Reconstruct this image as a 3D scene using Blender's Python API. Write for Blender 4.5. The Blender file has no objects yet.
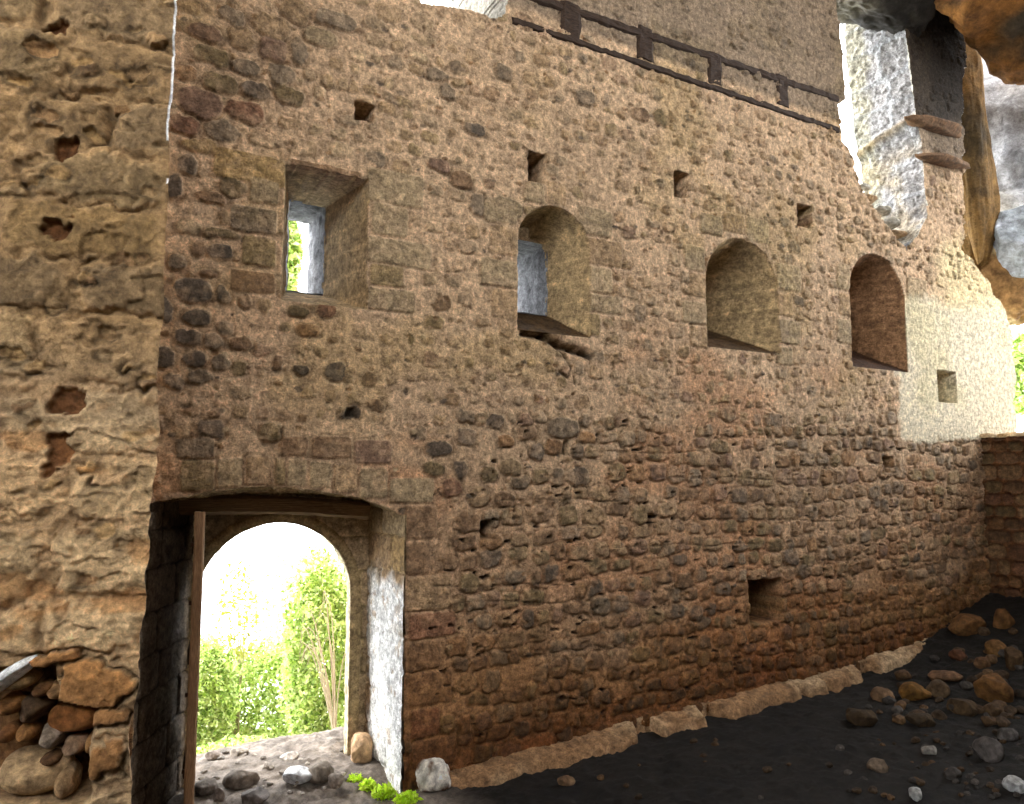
import bpy, math, random
import numpy as np
random.seed(7)
C = bpy.context.scene.collection
# ---------------------------------------------------------------- camera model (1024x804)
FP, CX, CY = 750.0, 512.0, 402.0
PITCH = math.atan((475-402)/FP); PHI = math.atan(1338*math.cos(PITCH)/FP)
CAM = np.array([0.0, -6.0, 2.55])
Fv = np.array([math.cos(PHI)*math.cos(PITCH), math.sin(PHI)*math.cos(PITCH), math.sin(PITCH)])
Rv = np.array([math.sin(PHI), -math.cos(PHI), 0.0])
Uv = np.cross(Rv, Fv)
def ray(px, py): return Fv + (px-CX)/FP*Rv - (py-CY)/FP*Uv
def W(px, py, Y=0.0):                       # a point of the photo on the vertical plane y = Y
    r = ray(px, py); t = (Y-CAM[1])/r[1]; p = CAM+t*r; return float(p[0]), float(p[2])
def at(px, py, t): return CAM + ray(px, py)*t
def pxof(x, y, z):
    d0, d1, d2 = x-CAM[0], y-CAM[1], z-CAM[2]
    f = d0*Fv[0]+d1*Fv[1]+d2*Fv[2]; a = d0*Rv[0]+d1*Rv[1]+d2*Rv[2]; b = d0*Uv[0]+d1*Uv[1]+d2*Uv[2]
    return CX+FP*a/f, CY-FP*b/f

# ---------------------------------------------------------------- noise
def _h(i, j, k, s):
    n = (i.astype(np.int64)*374761393 + j.astype(np.int64)*668265263 + k.astype(np.int64)*2147483647 + s*974634777) & 0xffffffff
    n = ((n ^ (n >> 13))*1274126177) & 0xffffffff
    n = ((n ^ (n >> 16))*2246822519) & 0xffffffff
    return ((n ^ (n >> 15)) & 0xffffff)/float(0xffffff)
def n2(u, v, s=0):
    i = np.floor(u); j = np.floor(v); a = u-i; b = v-j
    a = a*a*(3-2*a); b = b*b*(3-2*b); z = np.zeros_like(i)
    f = lambda di, dj: _h(i+di, j+dj, z, s)
    return ((f(0,0)*(1-a)+f(1,0)*a)*(1-b) + (f(0,1)*(1-a)+f(1,1)*a)*b)*2-1
def f2(u, v, s=0, o=4):
    r = 0; a = 1; t = 0
    for k in range(o):
        r = r+a*n2(u*2**k+13.7*k, v*2**k-7.1*k, s+k); t += a; a *= .55
    return r/t
def n3(p, s=0):
    i = np.floor(p); w = p-i; w = w*w*(3-2*w)
    f = lambda a, b, c: _h(i[:,0]+a, i[:,1]+b, i[:,2]+c, s)
    x, y, z = w[:,0], w[:,1], w[:,2]
    c0 = (f(0,0,0)*(1-x)+f(1,0,0)*x)*(1-y)+(f(0,1,0)*(1-x)+f(1,1,0)*x)*y
    c1 = (f(0,0,1)*(1-x)+f(1,0,1)*x)*(1-y)+(f(0,1,1)*(1-x)+f(1,1,1)*x)*y
    return (c0*(1-z)+c1*z)*2-1
def f3(p, s=0, o=4):
    r = 0; a = 1; t = 0
    for k in range(o):
        r = r+a*n3(p*2**k+5.3*k, s+k); t += a; a *= .5
    return r/t
def sstep(a, b, x):
    t = np.clip((x-a)/(b-a), 0, 1); return t*t*(3-2*t)
def lin(c):
    c = np.array(c, float)/255; return np.where(c <= .04045, c/12.92, ((c+.055)/1.055)**2.4)

# ---------------------------------------------------------------- materials
def nodes(name):
    m = bpy.data.materials.new(name); m.use_nodes = True
    nt = m.node_tree; b = nt.nodes['Principled BSDF']; b.inputs['Specular IOR Level'].default_value = .25
    return m, nt, b
def N(nt, t, **k):
    n = nt.nodes.new(t)
    for a, v in k.items(): setattr(n, a, v)
    return n
def masonry_mat(name, fine=55, bump=.5, contrast=.55, rough=.93, attr=True, col=(.3,.25,.2), tint=None):
    m, nt, b = nodes(name); L = nt.links.new
    b.inputs['Roughness'].default_value = rough
    tc = N(nt, 'ShaderNodeTexCoord')
    n1 = N(nt, 'ShaderNodeTexNoise'); n1.inputs['Scale'].default_value = fine; n1.inputs['Detail'].default_value = 6; n1.inputs['Roughness'].default_value = .7
    n2_ = N(nt, 'ShaderNodeTexNoise'); n2_.inputs['Scale'].default_value = fine*.2; n2_.inputs['Detail'].default_value = 5; n2_.inputs['Roughness'].default_value = .65
    L(tc.outputs['Object'], n1.inputs['Vector']); L(tc.outputs['Object'], n2_.inputs['Vector'])
    mr = N(nt, 'ShaderNodeMapRange'); mr.inputs['From Min'].default_value = .3; mr.inputs['From Max'].default_value = .7
    mr.inputs['To Min'].default_value = 1-contrast*.6; mr.inputs['To Max'].default_value = 1+contrast*.5
    L(n1.outputs['Fac'], mr.inputs['Value'])
    mr2 = N(nt, 'ShaderNodeMapRange'); mr2.inputs['From Min'].default_value = .35; mr2.inputs['From Max'].default_value = .65
    mr2.inputs['To Min'].default_value = 1-contrast*.6; mr2.inputs['To Max'].default_value = 1+contrast*.5
    L(n2_.outputs['Fac'], mr2.inputs['Value'])
    mul = N(nt, 'ShaderNodeMath', operation='MULTIPLY'); L(mr.outputs[0], mul.inputs[0]); L(mr2.outputs[0], mul.inputs[1])
    vm = N(nt, 'ShaderNodeVectorMath', operation='SCALE')
    if attr:
        at_ = N(nt, 'ShaderNodeAttribute', attribute_name='Col'); L(at_.outputs['Color'], vm.inputs[0])
    else:
        rgb = N(nt, 'ShaderNodeRGB'); rgb.outputs[0].default_value = (*col, 1)
        if tint:
            r2 = N(nt, 'ShaderNodeMix', data_type='RGBA'); r2.inputs[7].default_value = (*tint, 1)
            n4 = N(nt, 'ShaderNodeTexNoise'); n4.inputs['Scale'].default_value = fine*.08; n4.inputs['Detail'].default_value = 4
            L(tc.outputs['Object'], n4.inputs['Vector'])
            m4 = N(nt, 'ShaderNodeMapRange'); m4.inputs['From Min'].default_value = .42; m4.inputs['From Max'].default_value = .58
            L(n4.outputs['Fac'], m4.inputs['Value']); L(m4.outputs[0], r2.inputs[0]); L(rgb.outputs[0], r2.inputs[6]); L(r2.outputs[2], vm.inputs[0])
        else: L(rgb.outputs[0], vm.inputs[0])
    n3_ = N(nt, 'ShaderNodeTexNoise'); n3_.inputs['Scale'].default_value = fine*.38; n3_.inputs['Detail'].default_value = 9; n3_.inputs['Roughness'].default_value = .8; n3_.inputs['Distortion'].default_value = .4
    L(tc.outputs['Object'], n3_.inputs['Vector'])
    rp_ = N(nt, 'ShaderNodeValToRGB'); rp_.color_ramp.elements[0].position = .36; rp_.color_ramp.elements[1].position = .60
    a_ = 1-contrast*.95; rp_.color_ramp.elements[0].color = (a_, a_*.96, a_*.92, 1); rp_.color_ramp.elements[1].color = (1.12, 1.12, 1.10, 1)
    L(n3_.outputs['Fac'], rp_.inputs[0])
    vx = N(nt, 'ShaderNodeVectorMath', operation='MULTIPLY'); L(vm.outputs[0], vx.inputs[0]); L(rp_.outputs[0], vx.inputs[1])
    L(mul.outputs[0], vm.inputs['Scale']); L(vx.outputs[0], b.inputs['Base Color'])
    bp = N(nt, 'ShaderNodeBump'); bp.inputs['Strength'].default_value = bump; bp.inputs['Distance'].default_value = .02
    add = N(nt, 'ShaderNodeMath', operation='MULTIPLY_ADD'); add.inputs[1].default_value = .6; L(n1.outputs['Fac'], add.inputs[0]); L(n3_.outputs['Fac'], add.inputs[2])
    L(add.outputs[0], bp.inputs['Height']); L(bp.outputs[0], b.inputs['Normal'])
    return m
def wood_mat(name, c1, c2, rough=.8):
    m, nt, b = nodes(name); L = nt.links.new; b.inputs['Roughness'].default_value = rough
    tc = N(nt, 'ShaderNodeTexCoord'); mp = N(nt, 'ShaderNodeMapping'); mp.inputs['Scale'].default_value = (3, 30, 30)
    n = N(nt, 'ShaderNodeTexNoise'); n.inputs['Scale'].default_value = 1.5; n.inputs['Detail'].default_value = 7
    L(tc.outputs['Generated'], mp.inputs[0]); L(mp.outputs[0], n.inputs['Vector'])
    r = N(nt, 'ShaderNodeValToRGB'); r.color_ramp.elements[0].position = .32; r.color_ramp.elements[1].position = .68
    r.color_ramp.elements[0].color = (*c1, 1); r.color_ramp.elements[1].color = (*c2, 1)
    L(n.outputs['Fac'], r.inputs[0]); L(r.outputs[0], b.inputs['Base Color'])
    bp = N(nt, 'ShaderNodeBump'); bp.inputs['Strength'].default_value = .6; bp.inputs['Distance'].default_value = .01
    L(n.outputs['Fac'], bp.inputs['Height']); L(bp.outputs[0], b.inputs['Normal'])
    return m
def leaf_mat(name):
    m, nt, b = nodes(name); L = nt.links.new; b.inputs['Roughness'].default_value = .6
    a = N(nt, 'ShaderNodeAttribute', attribute_name='Col'); L(a.outputs['Color'], b.inputs['Base Color'])
    tr = N(nt, 'ShaderNodeBsdfTranslucent'); L(a.outputs['Color'], tr.inputs['Color'])
    mx = N(nt, 'ShaderNodeMixShader'); mx.inputs[0].default_value = .45
    L(b.outputs[0], mx.inputs[1]); L(tr.outputs[0], mx.inputs[2]); L(mx.outputs[0], nt.nodes['Material Output'].inputs[0])
    return m
M_WALL = masonry_mat('rubble_masonry', 60, 1.0, .64)
M_PIER = masonry_mat('pier_masonry', 44, 1.0, .5)
M_GROUND = masonry_mat('earth', 30, .9, .5)
M_ROCK = masonry_mat('cave_rock', 20, 1.0, .5)
M_TIMBER = wood_mat('dark_timber', (.014,.007,.004), (.055,.030,.016))
M_LINTEL = wood_mat('weathered_timber', (.10,.06,.03), (.26,.17,.09))
M_EDGE = wood_mat('worn_door_edge', (.13,.065,.03), (.38,.22,.11))
M_DOOR = wood_mat('door_planks', (.012,.008,.005), (.04,.025,.016))
M_IRON, _, _b = nodes('rusty_iron'); _b.inputs['Base Color'].default_value = (.05,.025,.015,1); _b.inputs['Metallic'].default_value = .6; _b.inputs['Roughness'].default_value = .6
M_LEAF = leaf_mat('leaves')
M_STEM = masonry_mat('pale_bark', 60, .3, .3, attr=False, col=(.36,.30,.20))

# ---------------------------------------------------------------- mesh helpers
def tag(o, label=None, cat=None, group=None, kind=None):
    if label: o['label'] = label
    if cat: o['category'] = cat
    if group: o['group'] = group
    if kind: o['kind'] = kind
    return o
def mesh_obj(name, V, faces, mat, cols=None, parent=None, smooth=True):
    V = np.asarray(V, np.float32); faces = np.asarray(faces, np.int32); k = faces.shape[1]
    used = np.zeros(len(V), bool); used[faces.ravel()] = True
    remap = np.cumsum(used)-1; V = V[used]; faces = remap[faces]
    me = bpy.data.meshes.new(name)
    me.vertices.add(len(V)); me.vertices.foreach_set('co', V.ravel())
    me.loops.add(faces.size); me.loops.foreach_set('vertex_index', faces.ravel().astype(np.int32))
    me.polygons.add(len(faces)); me.polygons.foreach_set('loop_start', np.arange(0, faces.size, k, dtype=np.int32))
    me.polygons.foreach_set('loop_total', np.full(len(faces), k, np.int32))
    me.polygons.foreach_set('use_smooth', np.full(len(faces), smooth))
    me.update(calc_edges=True)
    if cols is not None:
        a = me.color_attributes.new('Col', 'FLOAT_COLOR', 'POINT')
        c = np.ones((len(V), 4), np.float32); c[:, :3] = np.asarray(cols)[used]; a.data.foreach_set('color', c.ravel())
    me.materials.append(mat); me.validate()
    o = bpy.data.objects.new(name, me); C.objects.link(o)
    if parent: o.parent = parent
    return o
def grid_faces(nr, nc):
    i = np.arange(nr-1)[:, None]*nc+np.arange(nc-1)[None, :]
    return np.stack([i, i+1, i+nc+1, i+nc], -1)           # (nr-1, nc-1, 4)
def empty(name, loc):
    o = bpy.data.objects.new(name, None); o.location = loc; C.objects.link(o); return o

# ---------------------------------------------------------------- masonry field
PAL = {k: lin(v) for k, v in dict(grey=(142,126,106), olive=(136,118,82), dark=(98,90,82), tan=(176,146,110), red=(146,100,78),
        rust=(160,118,78), ash=(168,148,116), brown=(142,110,82), pale=(196,172,136), purple=(140,108,92), ochre=(182,150,98), blue=(104,98,90)).items()}
PAL = {k: q*.72+lin((174,142,108))*.28 for k, q in PAL.items()}
class Field:
    def __init__(s, u, v, mortar, seed=0):
        s.u, s.v = u, v; s.U, s.V = np.meshgrid(u, v)
        s.n1 = f2(s.U*9, s.V*9, seed+1, 3); s.n2 = f2(s.U*9+40, s.V*9+9, seed+5, 3); s.nf = f2(s.U*30, s.V*30, seed+11, 3); s.nf2 = f2(s.U*27+9, s.V*27+50, seed+13, 2)
        s.H = .012*f2(s.U*4, s.V*4, seed+20, 4)+.006*s.nf
        s.C = np.broadcast_to(lin(mortar), s.U.shape+(3,)).copy()
        s.C *= (1+.22*f2(s.U*1.2, s.V*1.2, seed+31, 4)+.16*s.nf)[..., None]
        s.boxes = []
    def win(s, a, b, c, d):
        i0, i1 = np.searchsorted(s.u, [a, b]); j0, j1 = np.searchsorted(s.v, [c, d]); return slice(j0, j1), slice(i0, i1)
    def stone(s, cu, cv, w, h, col, prot=.012, n=3.2, warp=.018, ang=0, crease=.02, cdark=.5, soft=.1, mottle=.25):
        R = max(w, h)*.75+.04
        sl = s.win(cu-R, cu+R, cv-R, cv+R)
        U = s.U[sl]-cu+s.n1[sl]*warp*1.6+s.nf[sl]*warp*.5; V = s.V[sl]-cv+s.n2[sl]*warp*1.6+s.nf2[sl]*warp*.5
        if U.size == 0: return
        ca, sa = math.cos(ang), math.sin(ang); X = U*ca+V*sa; Y = -U*sa+V*ca
        d = ((np.abs(X)/(w/2))**n+(np.abs(Y)/(h/2))**n)**(1/n)
        m = sstep(1.0+soft*.3, 1.0-soft, d)
        e = (d-1)*min(w, h)/2
        if crease:
            cr = np.exp(-((e-.008)/.011)**2)*(.35+.65*sstep(-.2, .5, s.n2[sl]*1.5-Y/h))
            s.H[sl] -= crease*cr; s.C[sl] *= (1-cdark*cr*(1-m))[..., None]
        tilt = random.uniform(-.25, .25)*prot*X/w*2+random.uniform(-.3, .3)*prot*Y/h*2
        top = prot*(1-.35*np.clip(d, 0, 1)**3)+tilt+.008*s.nf[sl]
        s.H[sl] = s.H[sl]*(1-m)+top*m
        cc = np.asarray(col)*(1+mottle*s.nf[sl]+mottle*.8*s.n1[sl])[..., None]*random.uniform(.88, 1.12)
        s.C[sl] = s.C[sl]*(1-m[..., None])+cc*m[..., None]
    def free(s, cu, cv, w, h):
        for (a, b, c, d) in s.boxes:
            if abs(cu-a) < (w+c)/2*.85 and abs(cv-b) < (h+d)/2*.85: return False
        return True

# ================================================================ MAIN WALL
us = [-.6]
while us[-1] < 12.6: us.append(us[-1]+.0088+.0008*max(0, us[-1]))
u = np.array(us); v = np.arange(-.35, 9.7, .0112)
F = Field(u, v, (214,180,144), 3)
PX, PY = pxof(F.U, np.zeros_like(F.U), F.V)
# mortar tints: pinker low down, greyer towards the top
F.C *= (1+sstep(430, 560, PY)[..., None]*(np.array([.92,.86,.82])-1))
F.C *= (1+(sstep(.1, .5, f2(F.U*.8, F.V*1.6, 77, 3))*sstep(300, 360, PY))[..., None]*(np.array([1.02,.88,.80])-1))
M0 = F.C.copy()
def region(px, py):                          # row height, fill, chance, protrusion, crease, palette
    if py > 425: return .17, .93, .95, .018, .020, 'D'
    if py > 325: return .165, .72, .85, .010, .006, 'C'
    if px < 430: return .185, .80, .8, .010, .008, 'A'
    return .165, .84, .8, .012, .010, 'B'
palw = {'D': ['grey','brown','tan','olive','rust','brown','dark','purple','brown','grey','tan','olive'], 'C': ['brown','tan','grey','olive','purple','tan'],
        'A': ['grey','tan','pale','olive','grey','tan'], 'B': ['dark','grey','brown','olive','grey','purple','tan','brown']}
# hand-placed stones (pixel centre, half-sizes)
hand = [(213,57,19,10,'olive'),(221,84,16,10,'olive'),(256,91,17,11,'dark'),(245,112,21,10,'red'),(200,103,24,14,'purple'),(273,49,15,13,'purple'),
 (272,26,19,12,'tan'),(246,67,13,8,'grey'),(281,75,15,10,'grey'),(289,95,16,9,'olive'),(295,12,15,13,'tan'),(187,74,12,8,'rust'),(185,125,18,9,'red'),
 (222,132,18,12,'grey'),(199,146,18,8,'ochre'),(320,37,17,10,'ash'),(336,20,22,8,'grey'),(299,52,8,14,'grey'),(241,37,13,12,'tan'),(205,33,18,9,'purple'),
 (232,16,15,9,'grey'),(187,165,11,10,'dark'),(172,187,9,13,'dark'),(231,187,14,9,'olive'),(210,198,16,6,'brown'),(220,234,19,5,'olive'),(200,248,8,9,'brown'),
 (220,253,13,8,'blue'),(194,291,18,12,'blue'),(222,295,6,10,'dark'),(163,310,10,14,'blue'),(195,317,15,8,'dark'),(244,301,7,7,'brown'),(187,338,13,8,'dark'),
 (213,342,11,8,'grey'),(241,344,11,8,'brown'),(163,358,12,11,'dark'),(195,360,12,9,'dark'),(220,363,9,8,'grey'),(279,364,5,7,'brown'),(301,369,8,6,'dark'),
 (335,372,10,9,'dark'),(173,382,12,7,'dark'),(200,378,13,8,'grey'),(176,263,9,8,'grey'),(297,310,11,7,'olive'),(326,310,12,7,'red'),(307,330,12,6,'rust'),
 (209,273,7,4,'brown'),(350,413,10,7,'dark'),(376,405,9,7,'brown'),(437,448,15,8,'dark'),(433,469,12,8,'olive'),(452,488,12,8,'red'),(562,428,17,11,'grey'),
 (489,475,9,8,'olive'),(510,467,11,8,'olive'),(518,482,11,7,'grey'),(495,422,9,7,'dark'),(505,441,8,6,'rust'),(460,470,7,9,'dark'),(553,447,9,7,'rust'),
 (475,130,11,7,'blue'),(448,93,8,7,'grey'),(585,97,10,8,'grey'),(641,115,9,7,'brown'),(660,118,6,8,'olive'),(503,72,8,8,'grey'),(437,75,12,6,'grey'),
 (478,205,9,12,'grey'),(505,208,18,11,'ash'),(440,165,12,7,'purple'),(462,180,12,9,'brown')]
for a, b, hw, hh, c in hand:
    x0 = W(a-hw, b)[0]; x1 = W(a+hw, b)[0]; z1 = W(a, b-hh)[1]; z0 = W(a, b+hh)[1]; F.boxes.append(((x0+x1)/2, (z0+z1)/2, x1-x0, abs(z1-z0)))
def prect(x0, y0, x1, y1, c, **k): ash.append((x0, y0, x1, y1, c, k))
ash = []
for r in [(214,146,287,176,'ochre'),(250,177,279,201,'ash'),(230,203,277,229,'grey'),(242,234,277,264,'olive'),(231,268,276,290,'brown'),
          (366,166,424,199,'ash'),(372,201,408,233,'ash'),(366,235,432,261,'ash'),(370,263,404,284,'olive'),(366,286,416,308,'ash'),(290,158,362,166,'brown'),
          (484,196,517,220,'ash'),(490,224,517,252,'tan'),(480,256,517,284,'ash'),(492,288,518,318,'tan'),
          (578,205,612,232,'ash'),(586,236,622,262,'tan'),(582,264,612,290,'ash'),(584,292,622,310,'ash'),(584,312,600,334,'olive'),
          (524,180,545,200,'ash'),(547,180,566,203,'tan'),
          (684,244,704,268,'ash'),(690,272,706,296,'tan'),(682,300,707,322,'ash'),(690,325,709,346,'tan'),(776,262,800,288,'ash'),(772,292,792,314,'tan'),(774,318,800,342,'ash'),(776,346,792,364,'ash'),
          (700,212,722,232,'ash'),(724,212,744,230,'tan'),(746,216,768,240,'ash'),
          (836,262,849,288,'ash'),(838,292,851,314,'tan'),(836,318,853,342,'ash'),(906,276,926,300,'ash'),(908,304,922,326,'tan'),
          (181,460,215,491,'olive'),(217,458,243,487,'ash'),(246,457,272,485,'tan'),(275,457,286,484,'olive'),(288,459,307,486,'ash'),
          (310,461,332,488,'ash'),(334,464,357,492,'tan'),(359,468,388,498,'ash'),(389,478,434,503,'ash'),
          (176,438,214,458,'grey'),(280,436,308,456,'brown'),(312,436,352,458,'brown'),(354,440,392,464,'purple'),
          (404,506,437,540,'brown'),(405,543,430,575,'brown'),(407,578,452,612,'tan'),(408,615,456,640,'red'),(408,643,440,672,'brown'),
          (409,675,452,708,'brown'),(410,711,440,740,'red'),(411,743,456,772,'brown')]:
    prect(*r)
for x0, y0, x1, y1, c, k in ash:
    X0, Z1 = W(x0, y0); X1, _ = W(x1, y0); _, Z0 = W(x0, y1); F.boxes.append(((X0+X1)/2, (Z0+Z1)/2, X1-X0, Z1-Z0))
z = -.3; rnd = random.Random(5)
beamL_z = W(520,25)[1]
while z < 9.6:
    px_, py_ = pxof(3.0, 0, z); rh = region(px_, py_)[0]*rnd.uniform(.8, 1.2)
    x = -.6+rnd.uniform(0, .3)
    while x < 12.5:
        qx, qy = pxof(x, 0, z+rh/2); _, fill, ch, prot, cre, pk = region(qx, qy+rnd.uniform(-18, 18))
        w = rh*rnd.uniform(.75, 1.75) if pk in 'DA' else rh*rnd.uniform(.9, 1.5)
        cx_, cz_ = x+w/2, z+rh/2+rnd.uniform(-.03, .03)+.03*math.sin(x*1.3+z)
        plaster = 896 < qx and 290 < qy < 436
        upper = z > beamL_z+.05
        if rnd.random() < ch and F.free(cx_, cz_, w*fill, rh*fill) and not (plaster and rnd.random() < .93) and not (upper and rnd.random() < .55):
            k = (rnd.uniform(.82, 1.0) if pk in 'DA' else rnd.uniform(.5, 1.05))*fill
            F.stone(cx_, cz_, w*k, rh*min(k*rnd.uniform(.85, 1.1), .97), PAL[rnd.choice(palw[pk])]*rnd.uniform(.8, 1.1) if pk == 'D' else (lambda q: PAL[rnd.choice(palw[pk])]*q+lin((196,164,122))*(1-q))(rnd.uniform(.45, 1)), prot*rnd.uniform(.5, 1.6), rnd.uniform(2.2, 4), warp=rnd.uniform(.012, .026),
                    ang=rnd.uniform(-.12, .12), crease=cre, cdark=.42 if pk == 'D' else .25)
        x += w*rnd.uniform(1.0, 1.08)
    z += rh
# small chips and pits in the mortar
for k in range(2600):
    cx_, cz_ = rnd.uniform(-.3, 12), rnd.uniform(0, 7.5)
    s_ = rnd.uniform(.02, .05)
    F.stone(cx_, cz_, s_*rnd.uniform(1, 2), s_, PAL[rnd.choice(['dark','brown','tan','pale','rust'])], rnd.choice([-.012, .012]), 2, warp=.012, crease=0, mottle=.3)
# mortar smeared over the stones
sm = .55*sstep(.02, .40, f2(F.U*2.3, F.V*2.9, 301, 4))*sstep(600, 470, PY)+.30*sstep(-.05, .35, f2(F.U*11, F.V*11, 305, 4))
sm = np.clip(sm, 0, .85)[..., None]; F.C = F.C*(1-sm)+M0*sm
for (a, b, hw, hh, c), (cu, cv, w, h) in zip(hand, F.boxes):
    F.stone(cu, cv, w, h, PAL[c]*(.72 if c in ('dark','blue','olive') else .86), .02, 2.4, warp=.02, crease=.012, cdark=.4)
for (x0, y0, x1, y1, c, k), (cu, cv, w, h) in zip(ash, F.boxes[len(hand):]):
    F.stone(cu, cv, w, h, PAL[c]*(1.3 if 455 < y0 < 500 else 1.12), .014, 9, warp=.006, crease=.008, cdark=.2, soft=.05, mottle=.16)
hs_ = .3*sstep(.0, .35, f2(F.U*9, F.V*9, 315, 4))[..., None]; F.C = F.C*(1-hs_)+M0*hs_
for k in range(420):
    cx_, cz_ = rnd.uniform(2.6, 11), rnd.uniform(.3, 3.1); s_ = rnd.uniform(.012, .03)
    F.stone(cx_, cz_, s_*rnd.uniform(1, 4), s_, lin((60,44,32)), -.06, 2, warp=.02, crease=0)
# pale plaster patch at the right, render above the timbers
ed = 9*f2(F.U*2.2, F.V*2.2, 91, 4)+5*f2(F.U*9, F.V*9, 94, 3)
mp = sstep(896, 901, PX+ed)*sstep(292, 306, PY+ed)*sstep(440, 435, PY+ed*.7-(PX-900)*.06)
pc = lin((236,222,192))*(1+.10*F.nf+.12*f2(F.U*1.5, F.V*1.5, 15, 3))[..., None]
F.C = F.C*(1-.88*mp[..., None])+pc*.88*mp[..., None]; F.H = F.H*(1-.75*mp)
for px0 in (953, 966, 985):
    xw = W(px0, 350)[0]; ln = np.exp(-((F.U-xw)/.014)**2)*(PY > 305)*(PY < 430); F.C *= (1+.16*ln)[..., None]
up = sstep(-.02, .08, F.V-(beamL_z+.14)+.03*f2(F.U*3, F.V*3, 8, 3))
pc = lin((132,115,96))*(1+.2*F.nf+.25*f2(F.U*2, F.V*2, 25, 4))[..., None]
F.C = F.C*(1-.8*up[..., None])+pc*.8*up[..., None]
# iron-brown damp stains near the foot on the right, greenish ones up high
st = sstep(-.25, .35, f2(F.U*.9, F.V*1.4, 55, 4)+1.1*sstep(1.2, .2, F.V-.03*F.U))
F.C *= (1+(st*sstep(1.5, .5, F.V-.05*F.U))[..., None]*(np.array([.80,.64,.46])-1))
dk_ = sstep(.55, .05, F.V-.045*F.U+.25*f2(F.U*1.5, F.V*2, 58, 4))[..., None]; F.C *= 1-dk_*np.array([.45,.56,.66])  # colour darkened further along the wall foot
mo = sstep(.15, .5, f2(F.U*1.1, F.V*1.1, 66, 4))*sstep(2.6, 3.4, F.V)
F.C *= (1+mo[..., None]*(np.array([.90,.90,.80])-1))
shade_t = sstep(900, 912, PX+ed*.5)*sstep(136, 112, PY+ed*.8); F.C *= (1-.80*shade_t)[..., None]  # shade of the rock recess painted into the wall colour
shade_b = sstep(926, 934, PX+ed*.5)*sstep(250, 120, PY+ed)*.35; F.C *= (1-shade_b)[..., None]
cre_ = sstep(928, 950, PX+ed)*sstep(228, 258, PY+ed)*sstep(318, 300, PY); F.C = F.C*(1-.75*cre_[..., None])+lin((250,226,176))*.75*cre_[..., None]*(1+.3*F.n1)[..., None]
# cracks
def crack(pts, w=.012, d=.05, dark=.25):
    P = [W(*p) for p in pts]
    for (a, b), (c, e) in zip(P[:-1], P[1:]):
        sl = F.win(min(a, c)-.08, max(a, c)+.08, min(b, e)-.08, max(b, e)+.08); U = F.U[sl]; V = F.V[sl]
        L2 = (c-a)**2+(e-b)**2+1e-9; t = np.clip(((U-a)*(c-a)+(V-b)*(e-b))/L2, 0, 1)
        q = np.hypot(U-a-t*(c-a), V-b-t*(e-b))+.006*F.n1[sl]; m = np.exp(-(q/w)**2)
        F.H[sl] -= d*m; F.C[sl] *= (1-(1-dark)*m)[..., None]
crack([(556,345),(566,358),(572,368),(568,378),(560,372)], .010, .04); crack([(572,368),(575,384)], .008, .03); crack([(524,333),(545,336),(560,346),(575,350),(590,356)], .035, .10, .30); crack([(583,352),(592,356),(590,364)], .008, .04)
crack([(612,226),(620,228),(626,232)], .007, .02); crack([(484,206),(484,194)], .008, .03)
for yy, x0, x1 in [(452,560,700),(478,650,820),(500,500,620),(545,600,760),(560,820,930),(585,430,560),(602,460,640),(520,700,840),(650,500,620)]:
    crack([(x0+i*(x1-x0)/6, yy+rnd.uniform(-2, 2)) for i in range(7) if True], .006, .015, .65)

# putlog holes and embrasures as real depth; shade inside the holes also coloured in
D = np.zeros_like(F.H)
holes = [(355,100,374,119,.35),(528,150,546,180,.35),(674,170,689,196,.35),(797,203,812,226,.35),(937,370,957,402,.30),(480,520,494,540,.22),
         (647,513,655,530,.18),(883,456,892,473,.2),(749,580,783,625,.34),(344,406,356,420,.05),(563,440,570,456,.12),(700,470,706,482,.08),(958,508,968,520,.1)]
for x0, y0, x1, y1, dp in holes:
    X0, Z1 = W(x0, y0); X1, Z0 = W(x1, y1); X0_, Z0_ = W(x0, y1)
    sl = F.win(X0-.1, X1+.1, Z0_-.1, Z1+.1); U = F.U[sl]+.5*.03*F.n1[sl]; V = F.V[sl]+.5*.03*F.n2[sl]
    e = np.minimum(np.minimum(U-X0, X1-U), np.minimum(V-Z0_, Z1-V))
    D[sl] = np.maximum(D[sl], dp*1.5*sstep(0, .03, e)); F.C[sl] *= (1-(.62 if x0 < 930 else .3)*sstep(.0, .04, e))[..., None]
DEP = 1.25
win_id = np.zeros_like(D, int)
wins = []
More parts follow.
